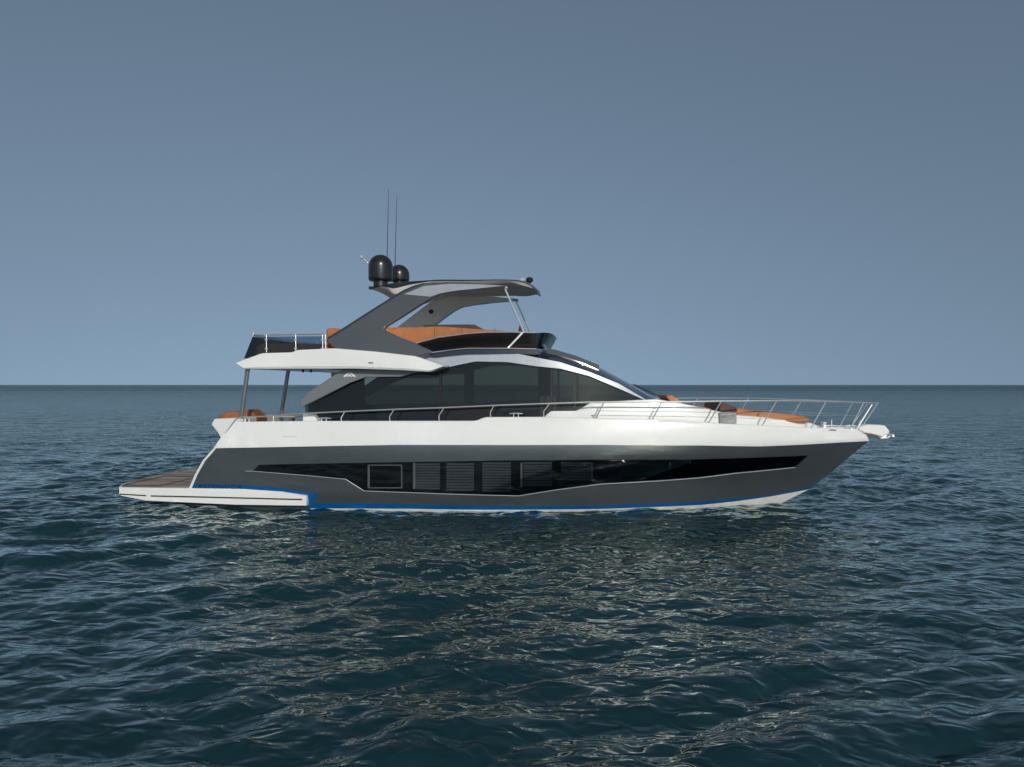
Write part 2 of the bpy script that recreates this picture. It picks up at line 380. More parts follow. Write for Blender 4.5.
    t.links.new(fm_.outputs[0], mx.inputs[0]); t.links.new(df.outputs[0], mx.inputs[1]); t.links.new(gl.outputs[0], mx.inputs[2]); t.links.new(mx.outputs[0], mo.inputs[0])
    me.materials.append(m)
    o = bpy.data.objects.new('sea', me); COL.objects.link(o); o['kind'] = 'structure'
    return o
make_sea()

# ------------------------------------------------------------ hull
stern_px = [(190.5, 489), (195.6, 475), (203.4, 461), (214.4, 448.4), (224.5, 433.6), (234.7, 422.7)]
stern_az = [pix(x, y, uh) for x, y in stern_px]
stern_z = [p[1] for p in stern_az]; stern_a = [p[0] for p in stern_az]
def stern(z): return float(np.interp(z, stern_z, stern_a))
L2 = [(250, 515), (306, 514), (310, 503), (409, 504.2), (500, 506), (600, 505.3), (700, 501.6), (769, 495.5), (800, 489.5)]  # below the sponson the grey runs underwater, standing in for its shadow
L1 = [(250, 517), (306, 516), (310, 508.5), (409, 509), (480, 510), (600, 509.2), (700, 505.3), (738, 501.3), (769, 497)]
KN = [(214.4, 448.4), (340, 446), (400, 445), (600, 445), (700, 445.6), (760, 446.6), (798, 445), (840, 442.6)]
SH = [(235, 422.3), (303, 421.5), (476, 421.3), (484, 417.5), (543, 417.3), (600, 418.8), (677, 420.3), (716, 423.6), (760, 425.6), (806, 427.8), (857, 429.6)]
SHL = [(235, 422.3), (303, 421.5), (476, 421.3), (543, 419.6), (600, 419), (677, 420.3), (716, 423.6), (760, 425.6), (806, 427.8), (857, 429.6)]
TT = 1 - (1 - np.linspace(0, 1, 110)) ** 1.5
def hull_row(px, az_end, start=None):
    a, z = line(px, uh)
    a = np.append(a, az_end[0]); z = np.append(z, az_end[1])
    if start is None:
        zs = z[0]; start = (stern(zs), zs)
    if start[0] < a[0]: a = np.insert(a, 0, start[0]); z = np.insert(z, 0, start[1])
    s = a[0] + (a[-1] - a[0]) * TT
    return [(x, float(np.interp(x, a, z))) for x in s]
a_st = stern_a[0]
e2 = pix(813, 486.8, 0); e1 = pix(809, 489.5, 0); ek = pix(868.6, 441.2, 0); es = pix(866, 434.6, 0)
rowk = hull_row(KN, ek)
row2 = hull_row(L2, e2, (a_st, line(L2, uh)[1][0] + 0.0))
row1 = hull_row(L1, e1, (a_st, line(L1, uh)[1][0] + 0.0))
row0 = [(a_st + (stem(-0.6) - a_st) * t_, -0.6) for t_ in TT]
def lerp_row(r0, r1, t_): return [((1 - t_) * p[0] + t_ * q[0], (1 - t_) * p[1] + t_ * q[1]) for p, q in zip(r0, r1)]
def surf_row(row, off=0.0):
    near = []
    for i, (a, z) in enumerate(row):
        near.append((a, -max(b_hull(a, z) + off * min(1, (len(row) - 1 - i) / 3), 0.0), z))
    return near
g = G()
def full(row, off=0.0):
    n_ = surf_row(row, off); return n_ + [(a, -u_, z) for a, u_, z in n_[::-1][1:]]
def strip(r0, r1, k, m_, off=0.0):
    rows = [full(lerp_row(r0, r1, t_), off) for t_ in np.linspace(0, 1, k)]
    g.cm = m_; g.grid(rows)
    return rows
# the stern edge of each blended grey row follows the raked transom
def grey_row(t_):
    r_ = lerp_row(row2, rowk, t_); zs = r_[0][1]
    sh_ = stern(zs) - r_[0][0]
    return [(a + sh_ * (1 - i / (len(r_) - 1)) ** 6, z) for i, (a, z) in enumerate(r_)]
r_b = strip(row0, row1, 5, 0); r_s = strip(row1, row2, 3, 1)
gr = [full(grey_row(t_)) for t_ in np.linspace(0, 1, 12)]
g.cm = 2; g.grid(gr)
# transom closing
g.cm = 2
allr = r_b + r_s + gr
g.grid([[r_[0] for r_ in allr], [r_[-1] for r_ in allr]])
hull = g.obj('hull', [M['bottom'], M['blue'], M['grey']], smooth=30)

# white bulwark above the knuckle
sa, sz = line(SH, uh); sla, slz = line(SHL, uh)
def sheer_z(a): return float(np.interp(a, np.append(sa, es[0]), np.append(sz, es[1])))
def sheer_lo(a): return float(np.interp(a, np.append(sla, es[0]), np.append(slz, es[1])))
rows_o = []
nst = 190
def bul_row(t_, off, inner=0.0):
    out = []
    for i in range(nst):
        q = i / (nst - 1)
        ak0 = stern(rowk[0][1]); as0 = stern_a[-1]
        ak1, as1 = ek[0], es[0] - 0.05
        qq = 1 - (1 - q) ** 1.4
        ak = ak0 + (ak1 - ak0) * qq; as_ = as0 + (as1 - as0) * qq
        zk_ = float(np.interp(ak, [p[0] for p in rowk], [p[1] for p in rowk])); zs_ = sheer_z(as_)
        a = ak * (1 - t_) + as_ * t_; z = zk_ * (1 - t_) + zs_ * t_
        b = b_hull(a, min(z, 2.35)) - 0.07 * t_ ** 2 + off
        nose = math.sqrt(max(0.0, 1 - ((a - (as1 - 0.55)) / 0.62) ** 2)) if a > as1 - 0.55 else 1
        if a > as1 - 0.55: b = max(b, 0.0)
        b = max(b, 0.14 * t_ * nose)
        out.append((a, -max(b - inner, 0.0), z))
    return out + [(a, -u_, z) for a, u_, z in out[::-1]]
g = G()
outer = [bul_row(0.0, 0.0), bul_row(0.0, 0.035)] + [bul_row(t_, 0.035) for t_ in np.linspace(0.06, 0.97, 9)] + [bul_row(1.0, 0.02)]
inn = [bul_row(1.0, 0.02, 0.13), bul_row(0.55, 0.0, 0.15)]
g.grid(outer); g.grid([outer[-1], inn[0]]); g.grid(inn)
g.add([outer[k][0] for k in range(len(outer))] + [inn[0][0], inn[1][0]], [tuple(range(len(outer) + 2))])
g.add([outer[k][-1] for k in range(len(outer))] + [inn[0][-1], inn[1][-1]], [tuple(range(len(outer) + 2))])
bulwark = g.obj('bulwark', M['white'], smooth=32)
# hairline of the locker door in the bulwark
def on_side(px, py, off): 
    a, z = pix(px, py, lambda a, z: uh(a, z) - 0.035)
    return (a, -(b_hull(a, z) + 0.035 + off), z)
g = G()
g.tube([on_side(282, 436.8, 0.001), on_side(297, 437, 0.001)], 0.004, 4)
g.obj('locker_door_seam', M['frame'], bulwark)
# mooring hole near the bow
g = G(); c = Vector(on_side(833, 431, -0.005))
ring = [(c.x + 0.13 * math.cos(t_) , c.y - 0.012, c.z + 0.03 * math.sin(t_)) for t_ in np.linspace(0, 2 * math.pi, 17)[:-1]]
bb = []
for x, y, z in ring: bb.append((x, -(b_hull(x, z) + 0.035 - 0.07 * 0.8 + 0.006), z))
g.loft([bb, [(x, y + 0.06, z) for x, y, z in bb]])
g.obj('fairlead', M['black'], bulwark)

# decks
g = G()
aa = np.linspace(stern_a[-2] + 0.15, es[0] - 0.5, 90)
def deck_z(a): return sheer_lo(a) - float(np.interp(a, [-8.5, 1.0, 2.2, 9], [0.62, 0.62, 0.12, 0.10]))
g.grid([[(a, -(b_hull(a, 2.0) - 0.06), deck_z(a)) for a in aa], [(a, 0, deck_z(a) + 0.01) for a in aa], [(a, (b_hull(a, 2.0) - 0.06), deck_z(a)) for a in aa]])
g.obj('deck', M['beige'])

# white edging down the raked stern
g = G()
P_ = []
for (x, y) in [(189.6, 489)] + stern_px[1:4] + [(219, 441.5)] + stern_px[4:5]:
    a, z = pix(x, y, uh); P_.append((a, z))
for s in (-1, 1):
    g = G()
    g.grid([[(a - 0.015, s * (b_hull(a, z) + 0.012), z) for a, z in P_], [(a + 0.06, s * (b_hull(a, z) + 0.012), z) for a, z in P_]])
    g.grid([[(a - 0.015, s * (b_hull(a, z) + 0.012), z) for a, z in P_], [(a - 0.015, s * (b_hull(a, z) - 0.14), z) for a, z in P_]])
    g.obj('stern_edging', M['white'], hull)

# blue panel above the stern sponson
g = G()
btop = [(191.2, 484.2), (242, 485), (281, 488.3), (319, 493.8)]
bbot = [(191, 490), (242.5, 491), (281.5, 494), (300, 497), (319, 494.2)]
band(g, btop, bbot, uh, 0.02, 0.006, rows=3)
band(g, [(307, 496), (313, 494.5), (319, 493.9)], [(307, 511), (312, 505), (319, 494.2)], uh, 0.02, 0.008, rows=4, n=8)
g.obj('blue_stripe', M['blue'], hull)
# name lettering on the quarter
def text_mesh(txt, size, ext_=0.003):
    cu = bpy.data.curves.new('t', 'FONT'); cu.body = txt; cu.size = size; cu.extrude = ext_; cu.space_character = 1.15
    o = bpy.data.objects.new('t', cu); COL.objects.link(o)
    dg = bpy.context.evaluated_depsgraph_get(); me = bpy.data.meshes.new_from_object(o.evaluated_get(dg))
    vv = [tuple(v.co) for v in me.vertices]; ff = [tuple(p.vertices) for p in me.polygons]
    bpy.data.objects.remove(o); bpy.data.curves.remove(cu); bpy.data.meshes.remove(me)
    return vv, ff
vv, ff = text_mesh('ASTONDOA', 0.19)
wx = max(v[0] for v in vv); t0 = pix(198.5, 488, uh); t1 = pix(242.5, 488, uh)
kx = (t1[0] - t0[0]) / wx
out = []
for x, y, z in vv:
    a = t0[0] + x * kx; zz = t0[1] + y * 0.78
    out.append((a, -(b_hull(a, zz) + 0.014 + z), zz))
build('name_lettering', out, ff, M['letter'], hull, smooth=0)

# hull window band: dark recess board, blinds and one opening port behind tinted glass
WT = [(253.6, 470.6), (259.5, 465), (340, 463.3), (500, 460.6), (600, 459.8), (700, 459.4), (760, 457.6), (807.5, 455.8)]
WB = [(253.6, 471), (300, 474.7), (346, 479), (364.5, 490.7), (409, 492.3), (500, 495.2), (518.7, 495.6), (555, 489.8), (600.3, 483.8), (660, 480.6), (700, 477.6), (736, 473), (794.8, 467.3), (807.5, 456.1)]
g = G(); band(g, WT, WB, uh, 0.012, 0.004, n=90, rows=5); hw = g.obj('hull_window', M['blackin'])
g = G(); band(g, WT, WB, uh, 0.006, 0.034, n=90, rows=7, side=-1); g.obj('pane', M['hullglass'], hw)
g = G(); band(g, WT, WB, uh, 0.012, 0.004, n=60, rows=5, side=1); hwf = g.obj('hull_window', M['blackin'])
g = G(); band(g, WT, WB, uh, 0.006, 0.034, n=60, rows=5, side=1); g.obj('pane', M['hullglass'], hwf)
ua = lambda a, z: uh(a, z)
def blind(x0, x1, y0, y1, slope=0.0):
    g = G(); k = max(4, int((y1 - y0) / 2.6))
    for i in range(k):
        ya = y0 + (y1 - y0) * i / k; yb = y0 + (y1 - y0) * (i + 0.78) / k
        p0 = pix(x0, yb, uh); p1 = pix(x1, yb - slope, uh); q0 = pix(x0, ya, uh); q1 = pix(x1, ya - slope, uh)
        poly = [p0, p1, q1, q0]
        vv = [(a, -(b_hull(a, z) + (0.016 if j < 2 else 0.024)), z) for j, (a, z) in enumerate(poly)]
        vv += [(a, -(b_hull(a, z) + (0.012 if j < 2 else 0.020)), z) for j, (a, z) in enumerate(poly)]
        g.add(vv, [(0, 1, 2, 3), (7, 6, 5, 4), (0, 4, 5, 1), (1, 5, 6, 2), (2, 6, 7, 3), (3, 7, 4, 0)])
    g.obj('blind', M['blind'], hw, smooth=0)
blind(416, 440, 463.5, 490); blind(446.5, 474, 463.3, 491.5); blind(482.5, 511, 462.5, 492.5); blind(523.5, 552, 462.3, 486.5); blind(561, 592, 462, 481); 
blind(737, 781, 461.5, 470, 1.5)
def rectframe(x0, x1, y0, y1, w_, mat, name):
    g = G()
    for (xa, ya, xb, yb) in ((x0, y0, x0 + w_ * 1.9, y1), (x1 - w_, y0, x1, y1), (x0, y0, x1, y0 + w_), (x0, y1 - w_, x1, y1)):
        P_ = [pix(xa, yb, uh), pix(xb, yb, uh), pix(xb, ya, uh), pix(xa, ya, uh)]
        vv = [(a, -(b_hull(a, z) + 0.025), z) for a, z in P_] + [(a, -(b_hull(a, z) + 0.012), z) for a, z in P_]
        g.add(vv, [(0, 1, 2, 3), (7, 6, 5, 4), (0, 4, 5, 1), (1, 5, 6, 2), (2, 6, 7, 3), (3, 7, 4, 0)])
    g.obj(name, mat, hw, smooth=0)
rectframe(368, 402.5, 464.8, 488.5, 1.0, M['frame'], 'port_frame')
for x0, x1 in ((413.4, 415.6), (520.6, 522.6), (591.5, 592.6), (669, 671), (689, 690.5)):
    g = G(); y0, y1 = 463, (489 if x0 < 500 else 487 if x0 < 560 else 480 if x0 < 640 else 477)
    P_ = [pix(x0, y1, uh), pix(x1, y1, uh), pix(x1, y0, uh), pix(x0, y0, uh)]
    vv = [(a, -(b_hull(a, z) + 0.028), z) for a, z in P_] + [(a, -(b_hull(a, z) + 0.012), z) for a, z in P_]
    g.add(vv, [(0, 1, 2, 3), (7, 6, 5, 4), (0, 4, 5, 1), (1, 5, 6, 2), (2, 6, 7, 3), (3, 7, 4, 0)])
    g.obj('window_bar', M['frame'], hw, smooth=0)
# bright trim under the window band
WB2 = [(246, 470.9)] + WB[:-1]
tp = []
for (x, y) in WB2: tp.append(pix(x, y + 0.4, uh))
ia = np.array([p[0] for p in tp]); iz = np.array([p[1] for p in tp])
pp = sorted(set(list(np.linspace(ia[0], ia[-1], 90)) + list(ia)))
for s in (-1, 1):
    g = G(); g.tube([(a, s * (b_hull(a, float(np.interp(a, ia, iz))) + 0.030), float(np.interp(a, ia, iz))) for a in pp], 0.013, 6)
    g.obj('window_trim', M['silver'], hw if s < 0 else hwf)

# swim platform and sponson
PLT = [(119, 487.6), (191, 488.6), (242.5, 489.4), (281.5, 492), (312, 496.9)]
PLB = [(119, 494), (121, 496), (145, 500.8), (235, 505), (306.5, 506)]
up = -2.46
pt = [pix(x, y, lambda a, z: uh(a, 0.5) - 0.05) for x, y in PLT]; pb = [pix(x, y, lambda a, z: uh(a, 0.5) - 0.05) for x, y in PLB]
pa0 = pt[0][0]; zt0 = pt[0][1]
def p_edge(u_): return -0.62 * (1 - abs(u_ / 2.46) ** 3.0)
g = G()
nn = 31
us = np.linspace(-1, 1, nn)
# plan outline rings: deck level, lip, waterline side and keel
def ring(aoff, zs, wsc, z_aft):
    out = []
    for q in us:
        u_ = q * wsc; out.append((pa0 + aoff + p_edge(u_ / wsc * 2.46) * 0.9, u_, z_aft))
    return out
ptop = fn(PLT, lambda a, z: uh(a, 0.5) - 0.05); pbot = fn(PLB, lambda a, z: uh(a, 0.5) - 0.05)
aft = pa0
W_ = b_hull(aft, 0.5) + 0.05
fwd = a_st + 0.6
top = ring(0, 0, W_, zt0); mid = ring(-0.02, 0, W_ + 0.02, zt0 - 0.17); low = ring(0.45, 0, W_ - 0.06, pbot(aft + 0.8)); 
front_t = [(fwd, u_, zt0 - 0.01) for _, u_, _ in top]; front_l = [(fwd, u_, pbot(fwd) + 0.02) for _, u_, _ in top]
g.grid([front_t, top, mid, low, front_l, front_t])
g.obj('swim_platform', M['white'], smooth=40, bevel=0.012)
plat = bpy.data.objects['swim_platform']
for s in (-1, 1):
    g = G(); band(g, PLT, PLB, lambda a, z: uh(a, 0.5) - 0.05, 0.14, 0.0, n=60, rows=4, side=s)
    sp_ = g.obj('sponson', M['white'], bevel=0.008)
    g = G()
    rl = [pix(x, y, lambda a, z: uh(a, 0.5) - 0.06) for x, y in ((120, 494.4), (146, 495.9))]
    g.tube([(a, s * (b_hull(a, 0.5) + 0.052), z) for a, z in rl], 0.018, 6)
    rl = [pix(x, y, lambda a, z: uh(a, 0.5) - 0.06) for x, y in ((151, 496.2), (190, 497), (240, 498.2), (302, 499.8))]
    g.tube([(a, s * (b_hull(a, 0.5) + 0.052), z) for a, z in rl], 0.020, 6)
    g.obj('rub_rail', M['rub'], sp_)
g = G()
tk = [(a + 0.06, u_ * 0.975, zt0 + 0.012) for a, u_, _ in top]; tkf = [(a_st + 0.35, u_, zt0 + 0.012) for _, u_, _ in tk]
tk2 = [(a, u_, z - 0.010) for a, u_, z in tk]
g.grid([tkf, tk, tk2]); g.obj('teak_deck', M['teak'], plat)
# two darker hatch outlines on the teak
g = G()
for (x0, x1, u0, u1) in ((-0.15, 0.95, -2.05, -1.95), (-0.15, 0.95, -0.1, 0.0), (-0.15, -0.07, -1.95, -0.1), (-0.3, 0.9, 0.9, 0.98), (0.95, 1.03, -2.05, 0.0)):
    g.box(pa0 + x0, pa0 + x1, u0, u1, zt0 + 0.0125, zt0 + 0.018)
g.obj('hatch_border', pmat('dark_teak', (0.06, 0.035, 0.028), 0.5, var=0.2), plat, smooth=0)

# transom with the aft seat moulding
g = G()
tz0 = zt0
g.prism([pix(191.5, 488.5, -2.2), pix(204, 461, -2.2), pix(224, 433.5, -2.2), pix(237, 430, -2.2), pix(240, 488, -2.2)], -2.2, 2.2)
g.obj('transom', M['grey'], bevel=0.02)
g = G()
q0, q1, q2 = pix(219.8, 418.6, -1.2), pix(216.6, 424, -1.2), pix(223.6, 433, -1.2)
q3 = pix(250, 433, -1.2); q4 = pix(252, 417.5, -1.2)
g.prism([q0, q1, q2, (q2[0] + 0.25, q2[1] - 0.45), (q3[0], q3[1] - 0.45), q4], -1.5, 0.9)
g.obj('aft_seat_moulding', M['white'], bevel=0.03)
g = G()
c0, c1, c2, c3 = pix(221.5, 417.6, -0.7), pix(228, 413, -0.7), pix(254, 410.3, -0.7), pix(261, 416.6, -0.7)
g.prism([c0, c1, (c1[0] + 0.08, c1[1] + 0.03), (c2[0] - 0.05, c2[1] + 0.02), c2, c3, (c3[0], c3[1] - 0.3), (c0[0] + 0.1, c0[1] - 0.04)], -0.95, -0.3)
aft_sofa = g.obj('aft_sofa', M['tan'], bevel=0.03)
g = G()
for k in range(1, 2):
    u_ = -0.62
    g = G()
    g.tube([(c0[0] - 0.005, u_, c0[1] + 0.005), (c1[0], u_, c1[1] + 0.012), (c2[0], u_, c2[1] + 0.012), (c3[0], u_, c3[1])], 0.012, 6)
    g.obj('cushion_seam', M['redbrown'], aft_sofa)
slab_pts = [(302.5, 424), (302.5, 415), (313, 415), (321, 424)]
for s in (-1, 1):
    g = G(); g.prism([pix(x, y, -2.2) for x, y in slab_pts], s * 2.2, s * 1.95); g.obj('cockpit_coaming', M['white'], bevel=0.02)
# cockpit table and bench behind the bulwark
g = G()
d_ = pix(268, 416.5, -0.6); e_ = pix(299, 416.5, -0.6)
g.box(d_[0], e_[0], -0.9, 0.7, d_[1] - 0.02, d_[1] + 0.03)
ct = g.obj('cockpit_table', M['curtain'], bevel=0.01)
g = G(); g.box((d_[0] + e_[0]) / 2 - 0.08, (d_[0] + e_[0]) / 2 + 0.08, -0.2, 0.0, deck_z(-7), d_[1] - 0.02); g.obj('table_leg', M['chrome'], ct)

# ------------------------------------------------------------ cabin
def bc(a, z):
    w0 = 2.02 - 0.10 * max(z - 2.2, 0)
    if a > 0.5: w0 -= 0.95 * ((a - 0.5) / 4.0) ** 2.2 if a < 4.5 else 0.95
    return float(w0)
uc = lambda a, z: -bc(a, z)
# salon side glass
GT = [(304.5, 405.5), (328, 394), (351, 382.5), (367, 376.8), (402, 376), (418, 372.2), (440, 368.5), (456.7, 364.5), (476, 361), (507.5, 361.6), (536.9, 366), (560, 368.2), (589, 375.5), (618.7, 388), (643.5, 400.6)]
GB = [(304.5, 406.8), (308, 424), (330, 427), (400, 427), (560, 426), (620, 424), (643.5, 401)]
glasses = []
cuts_px = [304.5, 440, 551.5, 575, 643.5]
ca = [pix(x, 395, uc)[0] for x in cuts_px]
ca[0] = pix(304.5, 406, uc)[0]; ca[-1] = pix(643.5, 400.8, uc)[0]
salons = []
for s in (-1, 1):
    for k in range(4):
        g = G(); band(g, GT, GB, uc, 0.012, -0.01, n=26, rows=7, side=s, a0=ca[k] + 0.012, a1=ca[k + 1] - 0.012)
        salons.append(g.obj('salon_window', M['salon']))
    for k, x in enumerate(ca[1:-1]):
        g = G()
        zt = np.interp(x, *line(GT, uc)); zb = np.interp(x, *line(GB, uc))
        wd = 0.035
        g.prism([(x - wd, zb), (x + wd, zb), (x + wd, zt), (x - wd, zt)], lambda a, z: s * (bc(a, z) - 0.024), lambda a, z: s * (bc(a, z) - 0.07))
        g.obj('mullion', M['blackin'])
# silver arch over the glass, running into the grey aft pillar
ST = [(409, 360.3), (419.6, 361.2), (439, 355.4), (468.4, 351.4), (507.5, 352), (536.9, 357.9), (560, 362.3), (589, 372), (618.7, 383.8), (645.5, 399.6)]
SB = [(409, 360.8), (429.5, 372.3), (441, 369.6), (456.7, 365.7), (476, 361.8), (507.5, 362.4), (536.9, 366.7), (560, 368.9), (589, 376.2), (618.7, 388.9), (645.5, 400.6)]
for s in (-1, 1):
    g = G(); band(g, ST, SB, uc, 0.08, 0.06 , n=70, rows=6, side=s); g.obj('silver_arch', M['silver'], bevel=0.008)
# grey aft pillar with the emblem
PT = [(302.5, 401), (308, 394), (328, 380.4), (343.4, 370.5), (380, 369.8), (418, 370.5), (441, 367), (450, 366)]
PB = [(302.5, 402), (304.3, 406.8), (328, 395), (351, 383.3), (367, 377.4), (402, 377), (417.7, 373), (441, 369.5), (450, 367)]
for s in (-1, 1):
    g = G(); band(g, PT, PB, uc, 0.16, 0.12, n=50, rows=4, side=s)
    pl = g.obj('aft_pillar', M['pillar'], bevel=0.008)
    if s == -1:
        g = G()
        def emb(poly):
            P_ = [pix(x, y, uc) for x, y in poly]
            g.prism(P_, lambda a, z: -(bc(a, z) + 0.115), lambda a, z: -(bc(a, z) + 0.130))
        emb([(345.2, 377.2), (345.2, 376.5), (350.0, 372.6), (350.8, 372.6), (350.8, 373.6), (347.4, 377.2)])
        emb([(357.2, 377.2), (357.2, 376.5), (352.4, 372.6), (351.6, 372.6), (351.6, 373.6), (355.0, 377.2)])
        emb([(348.6, 377.2), (350.9, 374.7), (351.5, 374.7), (353.8, 377.2), (352.4, 377.2), (351.2, 375.9), (350.0, 377.2)])
        g.obj('emblem', M['white'], pl, smooth=0)

# cabin roof and raked windscreen (dark)
def zs_roof(a): return float(np.interp(a, *line(ST, uc)))
CT = [(409, 359.5), (431, 352.2), (458.7, 348.8), (497.8, 347.2), (536.9, 348), (556.4, 351.6), (576, 357.6), (600, 367.6), (628.4, 382.6), (653.8, 397.4), (662, 401.5)]
cta, ctz = line(CT, -0.9)
ra = np.linspace(line(ST, uc)[0][0] + 0.3, line(ST, uc)[0][-1] + 0.28, 60)
g = G(); rings = []
for a in ra:
    wv_ = bc(a, zs_roof(a)) + 0.02
    zc = float(np.interp(a, cta, ctz)); zs_ = min(zs_roof(a), zc) + 0.004
    ov = []
    for q in np.linspace(-1, 1, 25):
        zz = zs_ + (zc - zs_) * (1 - abs(q) ** 2.6) * 1.08
        ov.append((a, q * wv_, zz))
    rings.append(ov + [(a, q * wv_ * 0.97, zs_ - 0.06) for q in np.linspace(1, -1, 9)])
g.loft(rings)
roof = g.obj('cabin_roof', M['navy'], smooth=40)
# roof visor step over the windscreen
g = G(); rings = []
for px_ in np.linspace(548, 599, 12):
    a, _ = pix(px_, 360, -0.9); z = float(np.interp(a, cta, ctz))
    t_ = (px_ - 548) / 51
    rings.append([(a, q * (1.35 - 0.15 * t_), z + 0.055 * t_ * (1 - abs(q) ** 4 * 0.6) + 0.02) for q in np.linspace(-1, 1, 13)] + [(a, q * (1.35 - 0.15 * t_), z - 0.12) for q in np.linspace(1, -1, 7)])
g.loft(rings); g.obj('roof_visor', M['navy'], roof, smooth=40)
# wipers
for u_ in (-0.8, 0.5):
    g = G(); p0 = pix(655, 397.5, -0.8); p1 = pix(634, 386.5, -0.8)
    g.tube([(p0[0] + 0.12, u_, p0[1] + 0.03), (p1[0], u_ + 0.1, p1[1] + 0.06)], 0.012, 6)
    g.obj('wiper', M['black'], roof)

# interior seen through the glass
fz = deck_z(-3)
g = G(); x0 = pix(312, 420, -1.8)[0]; x1 = pix(640, 420, -1.6)[0]
g.box(x0, x1, -1.85, 1.85, fz + 0.02, fz + 0.06); g.obj('salon_floor', M['wood'])
g = G()
for a in np.linspace(x0 + 1.2, x1 - 0.9, 24)[0:1]: pass
zc_ = pix(400, 373, 0)[1]
g.box(pix(345, 400, 0)[0], pix(450, 400, 0)[0], -1.8, 1.8, zc_ - 0.02, zc_ + 0.05); g.obj('ceiling_liner', M['liner'])
def furn(name, px0, px1, ytop, u0, u1, mat, ybot=424, bev=0.05):
    um = (u0 + u1) / 2
    a0_, zt_ = pix(px0, ytop, um); a1_, _ = pix(px1, ytop, um)
    g = G(); g.box(a0_, a1_, u0, u1, fz + 0.06, zt_); return g.obj(name, mat, bevel=bev)
furn('sofa', 330, 372, 405, 0.7, 1.7, M['seat']); furn('sofa', 380, 436, 404, -1.7, -0.9, M['seat'])
furn('sideboard', 372, 436, 406, 1.1, 1.75, M['wood'], bev=0.01)
furn('galley_counter', 446, 500, 403, -0.2, 0.6, M['wood'], bev=0.01)
furn('helm_seat', 540, 556, 396, -1.3, -0.7, M['curtain'], bev=0.06); furn('helm_seat', 560, 573, 398, 0.4, 1.0, M['seat'], bev=0.06)
furn('dashboard', 590, 625, 396, -1.3, 1.3, M['blackin'], bev=0.04)
furn('pillar', 466, 473, 366, 0.9, 1.25, M['curtain'], bev=0.01)
furn('pillar', 539, 550, 364, 0.9, 1.7, M['blackin'], bev=0.01)
furn('pillar', 349, 363, 372, -1.4, -1.1, M['seat'], bev=0.01)
g = G(); g.prism([pix(x, y, -1.6) for x, y in [(309, 424), (308, 406), (330, 394.5), (352, 383), (361, 379), (361, 424)]], -1.6, -1.52); g.obj('bulkhead', M['blackin'])

# foredeck trunk and coaming beside the cabin
def wt(a):
    return float(max(min(b_hull(a, 2.2) - 0.42, 2.06), 0.25))
TR = [(544, 417.5), (550.5, 411.5), (577, 411.2), (591, 402.8), (620, 401.4), (657, 399.8), (681, 403.6), (697, 407.2), (719.3, 412), (740, 416), (760, 417.4), (812, 423.5), (818, 426)]
tra, trz = line(TR, lambda a, z: -wt(a))
g = G(); rings = []
for a in stations(np.linspace(tra[0], tra[-1], 80)):
    z = float(np.interp(a, tra, trz)); w_ = wt(a); zb = deck_z(a) - 0.05; hh = max(z - zb, 0.03)
    rings.append([(a, -w_ - 0.02, zb), (a, -w_, zb + 0.75 * hh), (a, -w_ + 0.05, zb + hh), (a, -w_ * 0.5, zb + hh * 1.02), (a, w_ * 0.5, zb + hh * 1.02), (a, w_ - 0.05, zb + hh), (a, w_, zb + 0.75 * hh), (a, w_ + 0.02, zb)])
g.loft(rings); trunk = g.obj('foredeck_coaming', M['white'], smooth=50)

# foredeck cushions and the pale locker box
def slab(name, pts, u0, u1, mat, bevel=0.04, parent=yacht, um=None):
    um = u0 if um is None else um
    g = G(); g.prism([pix(x, y, um) for x, y in pts], u0, u1); return g.obj(name, mat, parent, bevel=bevel)
slab('foredeck_backrest', [(666, 396), (672, 395.3), (680, 401), (681, 404.5), (672, 404), (668, 399)], -1.3, 1.3, M['orange'], 0.02)
slab('foredeck_seat', [(682, 404.5), (695, 405.5), (711, 409), (712, 413), (690, 409)], -1.1, 1.2, M['orange'], 0.02)
slab('sunpad_backrest', [(719.5, 402.8), (722, 402.6), (736.5, 407.8), (737, 414), (724, 416), (719.5, 413)], -1.25, 1.25, M['redbrown'], 0.03)
slab('sunpad', [(736.5, 408), (755, 411), (780, 413.6), (806, 417), (811, 421.8), (800, 423), (760, 419.5), (736.5, 416)], -0.95, 0.95, M['orange'], 0.03)
slab('foredeck_locker', [(719.3, 413), (736.8, 412.6), (736.8, 423.8), (719.3, 423.8)], -1.62, -1.3, pmat('brushed_grey_panel', (0.30, 0.30, 0.30), 0.3, metal=0.6, var=0.2, scale=9), 0.01)

# bow roller, anchor, windlass, cleats
g = G()
BR = [(858, 430), (860, 426.6), (868.6, 424.8), (885, 425.6), (890, 431.5), (889, 434), (883, 437.6), (872.5, 434.6), (865, 433.5)]
g.prism([pix(x, y, -0.2) for x, y in BR], -0.2, 0.2)
br = g.obj('bow_roller_arm', M['white'], bevel=0.03)
g = G()
k0, k1, k2, k3 = pix(866, 434, 0), pix(877, 437.5, 0), pix(886, 440, 0), pix(894, 433, 0)
g.tube([(k0[0], 0, k0[1] - 0.02), (k1[0], 0, k1[1]), (k2[0], 0, k2[1])], 0.035, 8)
g.tube([(k2[0] - 0.16, -0.10, k2[1] + 0.03), (k2[0] - 0.02, -0.12, k2[1] + 0.05), (k3[0] - 0.06, -0.10, k3[1] - 0.04)], [0.03, 0.04, 0.03], 8)
g.tube([(k2[0] - 0.16, 0.10, k2[1] + 0.03), (k2[0] - 0.02, 0.12, k2[1] + 0.05), (k3[0] - 0.06, 0.10, k3[1] - 0.04)], [0.03, 0.04, 0.03], 8)
g.tube([(k3[0] - 0.10, -0.2, k3[1] - 0.07), (k3[0] - 0.10, 0.2, k3[1] - 0.07)], 0.035, 8)
g.obj('anchor', M['chrome'], bevel=0)
wl = pix(826, 427.5, -0.2)
g = G()
